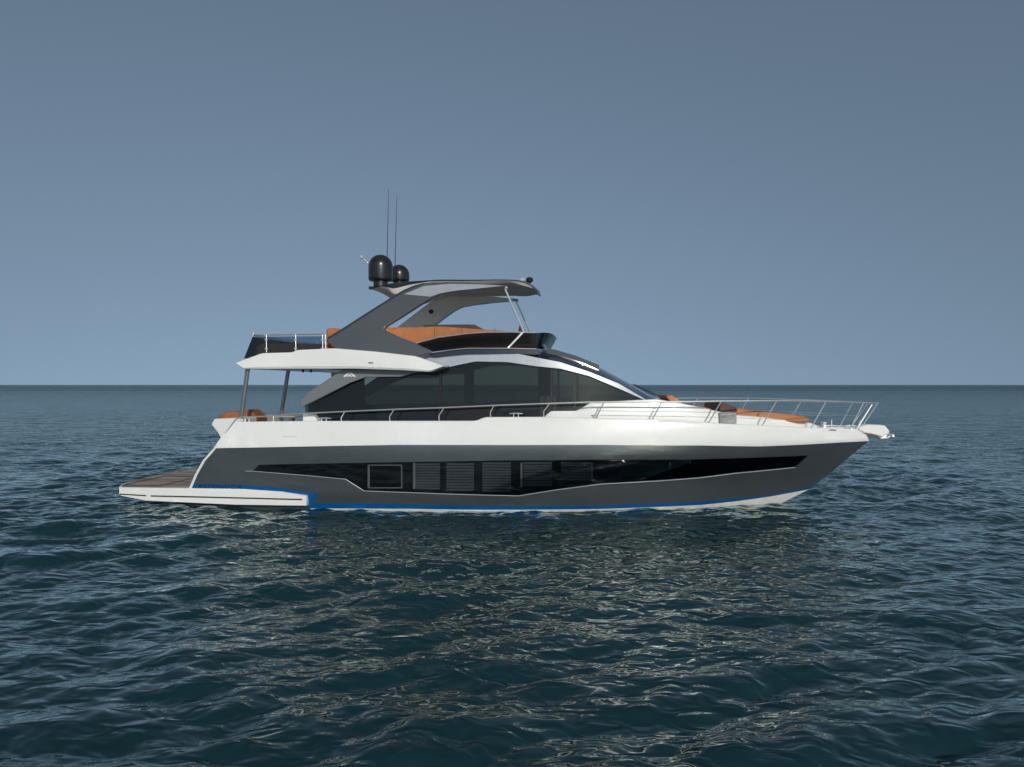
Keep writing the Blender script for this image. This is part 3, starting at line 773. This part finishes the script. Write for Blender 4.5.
g.box(wl[0] - 0.25, wl[0] + 0.75, -0.22, 0.22, deck_z(wl[0]) - 0.02, wl[1] - 0.005)
g.lathe((wl[0], 0.0, wl[1] - 0.02), [(0.10, 0), (0.10, 0.03), (0.06, 0.05), (0.06, 0.11), (0.09, 0.13), (0.09, 0.15), (0.0, 0.16)], 20)
g.tube([(wl[0] + 0.02, 0, wl[1] + 0.04), (wl[0] + 0.5, 0, wl[1] + 0.03), (wl[0] + 1.1, 0, wl[1] - 0.02)], 0.02, 6)
g.tube([(wl[0] + 0.25, 0.12, wl[1]), (wl[0] + 0.25, 0.12, wl[1] + 0.19)], 0.012, 6)
g.obj('windlass', M['chrome'])
def cleat(px, py, uf, L_=0.3, dz=0.0):
    a, z = pix(px, py, uf); u_ = uf(a, z)
    g = G()
    g.tube([(a - L_ / 2, u_, z + 0.075), (a - L_ / 4, u_, z + 0.085), (a + L_ / 4, u_, z + 0.085), (a + L_ / 2, u_, z + 0.075)], [0.012, 0.018, 0.018, 0.012], 8)
    for q in (-0.06, 0.06): g.tube([(a + q, u_, z - 0.03), (a + q, u_, z + 0.08)], 0.016, 8)
    g.obj('cleat', M['chrome'])
ur = lambda a, z: -(b_hull(a, 2.2) - 0.10)
cleat(516, 417, ur, 0.34); cleat(324, 421.6, ur, 0.4); cleat(851, 429, ur, 0.25); cleat(595, 419, ur, 0.2); cleat(247, 422, ur, 0.22)

# ------------------------------------------------------------ rails on deck
RT = [(302, 413.9), (347, 411.7), (394, 409.7), (444, 408), (494, 405.8), (549.6, 403.8), (590, 402.4), (662, 402.2), (721, 401.5), (777, 401), (826, 401.8), (864, 403), (877.5, 403.6)]
urt = lambda a, z: -max(b_hull(min(a, es[0] + 0.4) - 0.35, 2.3) - 0.08, 0.16)
sts = [((344.4, 412.4), (341, 423)), ((394, 409.7), (389.3, 422.5)), ((444, 408.1), (438.5, 422)), ((493.8, 405.9), (490, 418)), ((549.6, 403.8), (543, 418)),
       ((604, 402.5), (595, 419.3)), ((661.7, 402.3), (651, 420.6)), ((721.3, 401.6), (707.6, 423)), ((776.7, 401.1), (761, 426)), ((826, 401.9), (810, 428)),
       ((863.7, 403), (849, 429.5)), ((873, 403.3), (856, 429)), ((877.6, 403.6), (859.5, 429))]
for s in (-1, 1):
    ra_ = [pix(x, y, urt) for x, y in RT]
    g = G(); g.tube([(a, -s * urt(a, z), z) for a, z in ra_], 0.020, 8)
    rail = g.obj('guard_rail', M['chrome'])
    for (tp_, bs_) in sts:
        a, z = pix(*tp_, urt); a2, z2 = pix(*bs_, ur)
        u1_, u2_ = urt(a, z), -max(b_hull(a2, 2.3) - 0.07, 0.12)
        g = G()
        if tp_[0] < 560:
            mid_ = (a2 + (a - a2) * 0.1, -s * u2_, z2 + (z - z2) * 0.45)
            g.tube([(a2 + 0.02, -s * u2_, z2 - 0.03), mid_, (a, -s * u1_, z)], 0.015, 8)
        else:
            g.tube([(a2, -s * u2_, z2 - 0.03), (a, -s * u1_, z)], 0.016, 8)
        g.lathe((a2 + (0.02 if tp_[0] < 560 else 0), -s * u2_, z2 - 0.035), [(0.03, 0), (0.03, 0.05), (0.02, 0.06)], 10)
        g.obj('stanchion', M['chrome'], rail)
    mr = [(597, 411), (655, 411.6), (714, 412.6), (768, 413.6), (818, 415.6), (856.5, 416)]
    g = G(); g.tube([(a, -s * ((urt(a, z) + ur(a, z)) / 2 + 0.01), z) for a, z in [pix(x, y, lambda a, z: (urt(a, z) + ur(a, z)) / 2 + 0.01) for x, y in mr]], 0.007, 6)
    g.obj('mid_rail', M['chrome'], rail)
# pulpit hoop joining both sides at the bow
a, z = pix(877.6, 403.6, urt); u_ = urt(a, z)
g = G(); g.tube([(a, u_, z), (a + 0.05, u_ * 0.5, z), (a + 0.06, 0, z), (a + 0.05, -u_ * 0.5, z), (a, -u_, z)], 0.02, 8); g.obj('pulpit_hoop', M['chrome'])
# aft rail beside the cockpit, running down the stern
for s in (-1, 1):
    g = G()
    P_ = [((222.5, 438), 0.0), ((231, 426), 0.0), ((236, 419.4), 0), ((241, 417.4), 0), ((262, 416.8), 0), ((303, 413.9), 0)]
    g.tube([(lambda q: (q[0], -s * ur(*q), q[1]))(pix(*p, ur)) for p, _ in P_], 0.018, 8)
    rr_ = g.obj('cockpit_rail', M['chrome'])
    for x, yt, yb in ((240, 417.5, 422.6), (245.5, 417.3, 422.6), (273.5, 416, 422.2)):
        g = G(); q = pix(x, yt, ur); q2 = pix(x, yb, ur); g.tube([(q[0], -s * ur(*q), q[1]), (q2[0], -s * ur(*q2), q2[1] - 0.03)], 0.016, 8); g.obj('stanchion', M['chrome'], rr_)
    g = G(); q = pix(229, 435, ur); q1_ = pix(238.5, 421.6, ur)
    g.tube([(q[0], -s * ur(*q) * 0.99, q[1]), (q1_[0], -s * ur(*q1_), q1_[1] - 0.02)], 0.012, 8); g.obj('lower_hand_rail', M['chrome'], rr_)

# ------------------------------------------------------------ flybridge
uf = -2.34
def wfly(a):
    t_ = max(0.0, min(1.0, (a + 1.2) / 4.0))
    return 2.34 - 0.5 * t_ ** 2
uf_ = lambda a, z: -wfly(a)
FT = [(236, 362.6), (261.3, 353.4), (290.6, 352.6), (297.5, 350.2), (333.6, 348.5), (376.6, 352), (415.7, 356.5), (443, 366.3)]
FB = [(236, 363.2), (242.7, 369.2), (298, 368.8), (355, 368.8), (400, 370.2), (430, 372.2), (443, 366.7)]
fa, fzt = line(FT, uf_); fba, fzb = line(FB, uf_)
g = G(); rings = []
for a in stations(np.linspace(fa[0], fa[-1], 60)):
    zt_ = float(np.interp(a, fa, fzt)); zb_ = float(np.interp(a, fba, fzb))
    if zt_ - zb_ < 0.01: zt_ = zb_ + 0.01
    w_ = wfly(a); lip = max(zb_ + (zt_ - zb_) * 0.45, zt_ - 0.30)
    # outer side, lip in, deck
    zd = zb_ + (zt_ - zb_) * 0.5
    rings.append([(a, -w_ + 0.03, zb_), (a, -w_, zb_ + (zt_ - zb_) * 0.12), (a, -w_ + 0.02, zb_ + (zt_ - zb_) * 0.62), (a, -w_ + 0.05, zt_), (a, -w_ + 0.17, zt_), (a, -w_ + 0.19, zd),
                  (a, w_ - 0.19, zd), (a, w_ - 0.17, zt_), (a, w_ - 0.05, zt_), (a, w_ - 0.02, zb_ + (zt_ - zb_) * 0.62), (a, w_, zb_ + (zt_ - zb_) * 0.12), (a, w_ - 0.03, zb_),
                  (a, w_ * 0.5, zb_), (a, -w_ * 0.5, zb_)])
g.loft(rings); fly = g.obj('flybridge_deck', M['white'], smooth=11)
# soffit strip
g = G(); s0 = pix(246, 369, -2.0)[0]; s1 = pix(336, 369, -2.0)[0]; zz = fzb[2] - 0.0
zso = float(np.interp(s0, fba, fzb))
g.box(s0, s1, -1.9, 1.9, zso - 0.06, zso - 0.004); sof = g.obj('soffit', M['liner'], fly)
for x in (303, 311):
    g = G(); a, z = pix(x, 371, -1.0)
    g.lathe((a, -1.0, zso - 0.14), [(0.03, 0.0), (0.035, 0.03), (0.03, 0.085)], 10)
    g.obj('ceiling_spotlight', M['black'], sof)
g = G(); a, z = pix(370.8, 363, uf_); g.box(a - 0.06, a + 0.06, -wfly(a) - 0.012, -wfly(a) + 0.05, z - 0.012, z + 0.012); g.obj('side_light', M['black'], fly)
# beige cabinet at the aft end of the salon
slab('wet_bar', [(331, 369), (345, 369), (345, 381), (331, 381)], 0.5, 1.8, M['beige'], 0.01, um=0.5)
# cockpit posts holding the overhang
def post(p0, p1, u, wd):
    g = G(); (a0_, z0_), (a1_, z1_) = pix(*p0, u), pix(*p1, u)
    rings = []
    for t_ in (0, 1):
        a = a0_ + (a1_ - a0_) * t_; z = z0_ + (z1_ - z0_) * t_
        rings.append([(a + wd * math.cos(q) * (1 if abs(math.cos(q)) > .1 else 1), u + 0.045 * math.sin(q), z) for q in np.linspace(0, 2 * math.pi, 17)[:-1]])
    g.loft(rings); g.obj('support_post', M['post'])
post((247.8, 369), (240.9, 419), -2.15, 0.062); post((288.4, 370), (280.6, 418), 0.5, 0.062)

# aft flybridge glass balustrade
ug = lambda a, z: -2.2
sp = pix(252, 335.2, -2.2); sq = pix(324, 334.4, -2.2); sb0 = pix(243.5, 358.5, -2.2)
g = G()
gp = [pix(x, y, -2.2) for x, y in [(244, 358.5), (252.5, 337), (324, 336.5), (324, 352), (262, 354.5)]]
for s in (-1, 1):
    g = G(); g.prism(gp, s * 2.2, s * 2.188); g.obj('balustrade_glass', M['bluetint'])
g = G(); g.add([(gp[0][0], -2.18, gp[0][1]), (gp[1][0], -2.18, gp[1][1]), (gp[1][0], 2.18, gp[1][1]), (gp[0][0], 2.18, gp[0][1]),
                (gp[0][0] + .012, -2.18, gp[0][1]), (gp[1][0] + .012, -2.18, gp[1][1]), (gp[1][0] + .012, 2.18, gp[1][1]), (gp[0][0] + .012, 2.18, gp[0][1])],
               [(0, 1, 2, 3), (7, 6, 5, 4), (0, 4, 5, 1), (1, 5, 6, 2), (2, 6, 7, 3), (3, 7, 4, 0)])
g.obj('balustrade_glass', M['bluetint'], smooth=0)
g = G(); g.tube([(sq[0], -2.2, sq[1]), (sp[0], -2.2, sp[1]), (sp[0] - 0.03, -2.1, sp[1]), (sp[0] - 0.03, 2.1, sp[1]), (sp[0], 2.2, sp[1]), (sq[0], 2.2, sq[1])], 0.02, 8)
frail = g.obj('flybridge_rail', M['chrome'])
for s in (-1, 1):
    for x in (266.3, 295.6, 322.5, 325.5):
        g = G(); a, z = pix(x, 334.8, -2.22); a2, z2 = pix(x + 0.3, 352.5, -2.22); g.tube([(a, s * 2.22, z), (a2, s * 2.22, z2)], 0.014, 8)
        for yy in (340, 349):
            b_ = pix(x, yy, -2.22); g.box(b_[0] - 0.035, b_[0] + 0.035, s * 2.22 - 0.02, s * 2.22 + 0.02, b_[1] - 0.02, b_[1] + 0.02)
        g.obj('stanchion', M['chrome'], frail)
    g = G(); a, z = pix(253.5, 332.5, -2.2); a2, z2 = pix(252.8, 336.5, -2.2); g.tube([(a, s * 2.2, z), (a2, s * 2.2, z2)], 0.02, 8); g.obj('corner_post', M['chrome'], frail)
# flybridge furniture
slab('flybridge_sofa', [(256, 346), (262, 343.8), (325, 343.8), (330, 354), (256, 356)], -1.95, -1.2, M['orange'], 0.04, um=-1.95)
slab('flybridge_sofa', [(256, 346), (262, 343.8), (325, 343.8), (330, 354), (256, 356)], 1.2, 1.95, M['orange'], 0.04, um=-1.95)
slab('sofa_end_backrest', [(326, 328.6), (334, 328), (345, 331), (348, 346), (330, 350), (325, 348)], -1.75, 1.6, M['orange'], 0.05, um=-1.75)

# windscreen of the flybridge
def wws(a):
    return 2.0 - 0.25 * max(0.0, (a + 1.0) / 2.5) ** 2
uw = lambda a, z: -(wws(a) + 0.06 * (z - 4.2))
WST = [(416.5, 343.6), (438, 338), (467.6, 334.2), (487, 332.9), (510, 332.7), (536, 333.3)]
WSB = [(416.5, 344), (432.5, 352.4), (452, 349.8), (467.7, 348.3), (506.7, 348.3), (536, 349)]
g = G(); band(g, WST, WSB, uw, 0.012, 0.0, n=40, rows=5, side=-1); wsn = g.obj('flybridge_windscreen', M['smoke'])
g = G(); band(g, WST, WSB, uw, 0.012, 0.0, n=40, rows=5, side=1); wsf = g.obj('flybridge_windscreen', M['smoke'])
# curved front pane, flaring forward
e_t = pix(536, 333.3, uw); e_b = pix(536, 349, uw); ft = pix(553.5, 334.6, -1.0); fb_ = pix(543.5, 350.5, -1.0)
g = G()
def front(off):
    out = []
    for k in range(6):
        q = k / 5; a0_ = e_b[0] + (e_t[0] - e_b[0]) * q; z0_ = e_b[1] + (e_t[1] - e_b[1]) * q
        af = fb_[0] + (ft[0] - fb_[0]) * q; zf = fb_[1] + (ft[1] - fb_[1]) * q
        w0 = -uw(a0_, z0_); row = []
        for j in range(25):
            p_ = -1 + 2 * j / 24; ang = p_ * math.pi / 2; sx = math.copysign(abs(math.sin(ang)) ** 0.62, ang); cx = max(0, math.cos(ang)) ** 0.62
            row.append((a0_ + (af - a0_) * 1.02 * cx - off, sx * (w0 - off), z0_ + (zf - z0_) * cx))
        out.append(row)
    return out
fo, fi = front(0), front(0.012)
g.grid(fo); g.grid(fi); g.grid([fo[0], fi[0]]); g.grid([fo[-1], fi[-1]])
g.obj('front_pane', M['bluesmoke'], wsn, label='dark blue curved front pane')
for s in (-1, 1):
    par = wsn if s == -1 else wsf
    g = G(); A_, Z_ = line(WST, uw)
    g.tube([(a, -s * uw(a, z) * 1.0, z + 0.008) for a, z in zip(A_, Z_)], 0.016, 8)
    A_, Z_ = line(WSB, uw)
    g.tube([(a, -s * uw(a, z), z - 0.008) for a, z in zip(A_, Z_)], 0.014, 8)
    p0 = pix(508, 348.4, uw); p1 = pix(522.5, 333, uw)
    wd = 0.03
    g.prism([(p0[0] - wd, p0[1]), (p0[0] + wd, p0[1]), (p1[0] + wd, p1[1]), (p1[0] - wd, p1[1])], lambda a, z: s * (-uw(a, z) + 0.02), lambda a, z: s * (-uw(a, z) - 0.02))
    g.obj('windscreen_frame', M['chrome'], par)
# low plinth under the windscreen
g = G(); rings = []
wa, wz = line(WSB, uw)
for a in np.linspace(wa[0] + 0.35, pix(541, 349, -1)[0], 24):
    z = float(np.interp(a, wa, wz)) - 0.02; w_ = wws(a) - 0.05
    rings.append([(a, -w_, z - 0.13), (a, -w_, z), (a, w_, z), (a, w_, z - 0.13)])
g.loft(rings); g.obj('windscreen_plinth', M['navy'])

# orange cockpit lining of the flybridge, helm console under a dark cover
OT = [(385, 327.8), (423.7, 327.4), (440, 326.6), (479, 329.4), (505, 331), (530, 332.6)]
OB = [(385, 330), (402, 342), (420, 346), (450, 345), (505, 344), (530, 344)]
uo = lambda a, z: -1.78
for s in (-1, 1):
    g = G(); band(g, OT, OB, uo, 0.22, 0.0, n=30, rows=4, side=s); ol = g.obj('orange_coaming', M['orange'], bevel=0.02)
    for x in (434.5, 462, 495):
        g = G(); a0_, z0_ = pix(x, 327, uo); a1_, z1_ = pix(x, 345, uo); g.tube([(a0_, s * 1.785, z0_ - 0.02), (a1_, s * 1.785, z1_)], 0.006, 6)
        g.obj('cushion_seam', M['redbrown'], ol)
slab('helm_console', [(424, 325.3), (440, 324.8), (470, 324.6), (476, 329.5), (424, 331)], -1.3, 0.4, M['cover'], 0.02, um=-1.3)
slab('helm_seat_back', [(470, 324.9), (474, 324.6), (482, 328.8), (480, 331), (472, 331)], -1.25, -0.5, M['redbrown'], 0.02, um=-1.25)
slab('companion_seat', [(518, 333), (519, 326.5), (521, 324.6), (524, 331), (526, 334)], -1.3, -0.8, M['redbrown'], 0.02, um=-1.3)

# ------------------------------------------------------------ hardtop
zroof = pix(460, 283, -1.8)[1]; zfl = pix(380, 352, -2.2)[1]
def ua_(a, z):
    t_ = max(0.0, min(1.0, (z - zfl) / (zroof - zfl))); return -(2.20 - 0.64 * t_)
AR = [(326.8, 342), (327.8, 337.4), (340, 330.3), (366, 313.5), (393.8, 296), (404, 290), (414, 285.8), (424, 283.2), (450, 282.2), (480, 283.4), (506, 285.6), (505, 287.2), (480, 289.3), (455, 292), (440, 294.6), (431, 298.5), (420, 305), (400, 318), (386, 326.6), (384.2, 329), (386, 331), (400, 337.6), (416.5, 344), (432.3, 352.6), (426, 354.5), (415.7, 357.2), (376.6, 353), (334.5, 349.2)]
arc = [pix(x, y, ua_) for x, y in AR]
for s in (-1, 1):
    g = G(); g.prism(arc, lambda a, z: -s * ua_(a, z), lambda a, z: -s * (ua_(a, z) + 0.16))
    ar = g.obj('hardtop_arch', [M['greyarch']], bevel=0.025)
    g = G(); inl = [pix(x, y, ua_) for x, y in [(404, 294.5), (424, 286.3), (450, 284), (480, 284.6), (503, 286), (480, 288.6), (455, 291), (440, 293.6), (430, 297.0)]]
    g.prism(inl, lambda a, z: -s * (ua_(a, z) - 0.012), lambda a, z: -s * (ua_(a, z) + 0.03)); g.obj('arch_inlay', M['silver'], ar, bevel=0.004)
    oe = [(326.8, 342), (327.8, 337.4), (340, 330.3), (366, 313.5), (393.8, 296), (404, 290), (414, 285.8), (424, 283.2)]
    ii = [(x + 1.0, y + 1.7) for x, y in oe[1:]][::-1]
    g = G(); g.prism([pix(x, y, ua_) for x, y in oe + ii], lambda a, z: -s * (ua_(a, z) - 0.008), lambda a, z: -s * (ua_(a, z) + 0.02)); g.obj('arch_edge', M['roof'], ar)
    # paler inner lining of the arch
    AI = [(x * 1.0, y) for x, y in AR]
    cx = sum(p[0] for p in arc) / len(arc)
    g = G(); g.prism(arc, lambda a, z: -s * (ua_(a, z) + 0.155), lambda a, z: -s * (ua_(a, z) + 0.20)); g.obj('arch_lining', M['liner'], ar, bevel=0.01)
    g = G(); c = pix(434.8, 313.5, 2.0) if s > 0 else pix(434.8, 313.5, 2.0)
    uq = -s * (ua_(*c) + 0.20)
    ringc = [(c[0] + 0.075 * math.cos(t_), uq - s * 0.002, c[1] + 0.075 * math.sin(t_)) for t_ in np.linspace(0, 2 * math.pi, 21)[:-1]]
    g.loft([ringc, [(x, y - s * 0.02, z) for x, y, z in ringc]]); g.obj('loudspeaker', M['black'], ar)
# roof panel
HT = [(364, 284.3), (380, 281.9), (410, 278.8), (440, 277), (470, 277.2), (500, 278.8), (525, 281.2), (533, 284.5), (538.5, 290)]
HB = [(364, 284.8), (380, 288.5), (394, 294.6), (410, 289), (430, 284.2), (470, 283.8), (505, 285.2), (530, 288.6), (538.5, 290.4)]
uht = lambda a, z: -1.5 + 0.95 * float(np.interp(a, [-0.9, 0.7], [0, 1]))
ha, hz = line(HT, uht); hba, hbz = line(HB, uht)
g = G(); rings = []
for a in stations(np.linspace(ha[0], ha[-1], 60)):
    t_ = (a - ha[0]) / (ha[-1] - ha[0])
    w_ = 1.52 * min(1.0, max(0.05, math.sin(min(1, (1 - t_) * 6 + 0.12) * math.pi / 2))) if t_ > 0.8 else 1.52
    w_ *= min(1.0, 0.72 + 1.8 * t_)
    zt_ = float(np.interp(a, ha, hz)); zb_ = float(np.interp(a, hba, hbz)); th = max(zt_ - zb_, 0.02)
    zb2 = zb_ + 0.02
    ring_ = []
    for q in np.linspace(-1, 1, 21): ring_.append((a, q * w_, zt_ + 0.02 - 0.10 * abs(q) ** 3 * min(1, th / 0.1)))
    ring_.append((a, w_ * 0.985, min(zt_ - 0.10, zb_ + th * 0.4))); 
    for q in np.linspace(0.9, -0.9, 13): ring_.append((a, q * w_, min(zb_ + 0.0 , zt_ - 0.09) + 0.05 * (1 - q * q)))
    ring_.append((a, -w_ * 0.985, min(zt_ - 0.10, zb_ + th * 0.4)))
    rings.append(ring_)
nr_ = len(rings[0])
for i in range(len(rings) - 1):
    for j in range(nr_):
        k_ = (j + 1) % nr_
        g.cm = 1 if 21 < j < 35 else 0
        g.add([rings[i][j], rings[i][k_], rings[i + 1][k_], rings[i + 1][j]], [(0, 1, 2, 3)])
g.cm = 0; g.cap(rings[0]); g.cap(rings[-1])
htop = g.obj('hardtop', [M['roof'], M['liner']], smooth=38)
# raked stainless struts
for s in (-1, 1):
    for dx_ in (0.0,):
        g = G(); p0 = pix(504.5, 288, -1.4); p1 = pix(524.5, 333.5, -1.6)
        g.tube([(p0[0], s * 1.4, p0[1] - 0.0), (p1[0], s * 1.6, p1[1])], 0.030, 10)
        g.tube([(p0[0] - 0.10, s * 1.4, p0[1] + 0.03), (p0[0] + 0.08, s * 1.4, p0[1] - 0.02)], 0.04, 8)
        g.obj('hardtop_strut', M['chrome'])
    g = G(); 
# domes, antennas and lamps on the roof
def dome(px, ybase, ytop, rpx, u):
    a, z0_ = pix(px, ybase, u); _, z1_ = pix(px, ytop, u); a1_, _ = pix(px + rpx, ybase, u); r_ = a1_ - a; h = z1_ - z0_
    g = G(); prof = [(r_ * 0.6, -0.16), (r_ * 0.6, 0.0), (r_ * 0.9, 0.005), (r_ * 0.97, 0.03), (r_, 0.08), (r_ * 1.0, h - r_)]
    prof += [(r_ * math.cos(t_), h - r_ + r_ * math.sin(t_)) for t_ in np.linspace(0.08, math.pi / 2 - 0.01, 14)]
    g.lathe((a, u, z0_), prof, 40); d = g.obj('satellite_dome', M['dome'], htop, smooth=50)
    g = G(); g.lathe((a, u, z0_), [(r_ * 1.008, 0.10), (r_ * 1.008, 0.11)], 40); g.obj('dome_seam', M['rub'], d)
dome(380.6, 281.5, 255, 11.8, -0.75); dome(399.2, 281.8, 265.0, 9.9, 0.45)
for (x0, y0, x1, y1, u) in ((386.6, 281, 388.6, 189, -0.2), (394.6, 281, 396.8, 196.5, 0.35)):
    p0, p1 = pix(x0, y0, u), pix(x1, y1, u)
    g = G(); g.tube([(p0[0], u, p0[1]), (p0[0] + (p1[0] - p0[0]) * .3, u, p0[1] + (p1[1] - p0[1]) * .3), (p1[0], u, p1[1])], [0.016, 0.012, 0.006], 6)
    g.tube([(p0[0], u, p0[1]), (p0[0], u, p0[1] + 0.3)], 0.022, 8)
    g.obj('whip_antenna', M['rub'], htop)
g = G(); p0, p1 = pix(374, 280, -0.3), pix(361.5, 257.5, -0.3); pm = pix(369, 264.5, -0.3)
g.tube([(p0[0], -0.3, p0[1]), (pm[0], -0.3, pm[1]), (p1[0] + 0.03, -0.3, p1[1])], 0.014, 6)
g.tube([(pm[0], -0.3, pm[1]), (pm[0] - 0.16, -0.3, pm[1] + 0.16)], 0.022, 6)
g.lathe((p1[0], -0.3, p1[1] - 0.04), [(0.02, 0), (0.05, 0.01), (0.05, 0.09), (0.02, 0.10)], 12)
g.obj('navigation_light', M['frame'], htop)
g = G(); a, z = pix(529.5, 281.5, 0)
g.lathe((a, 0, z - 0.06), [(0.05, 0), (0.05, 0.03), (0.10, 0.05), (0.11, 0.10), (0.08, 0.16), (0.02, 0.18)], 16)
g.obj('searchlight', M['black'], htop)
g = G(); a, z = pix(524, 280.3, 0); g.box(a - 0.10, a + 0.03, -0.05, 0.05, z - 0.03, z + 0.05); g.obj('horn', M['frame'], htop, bevel=0.01)
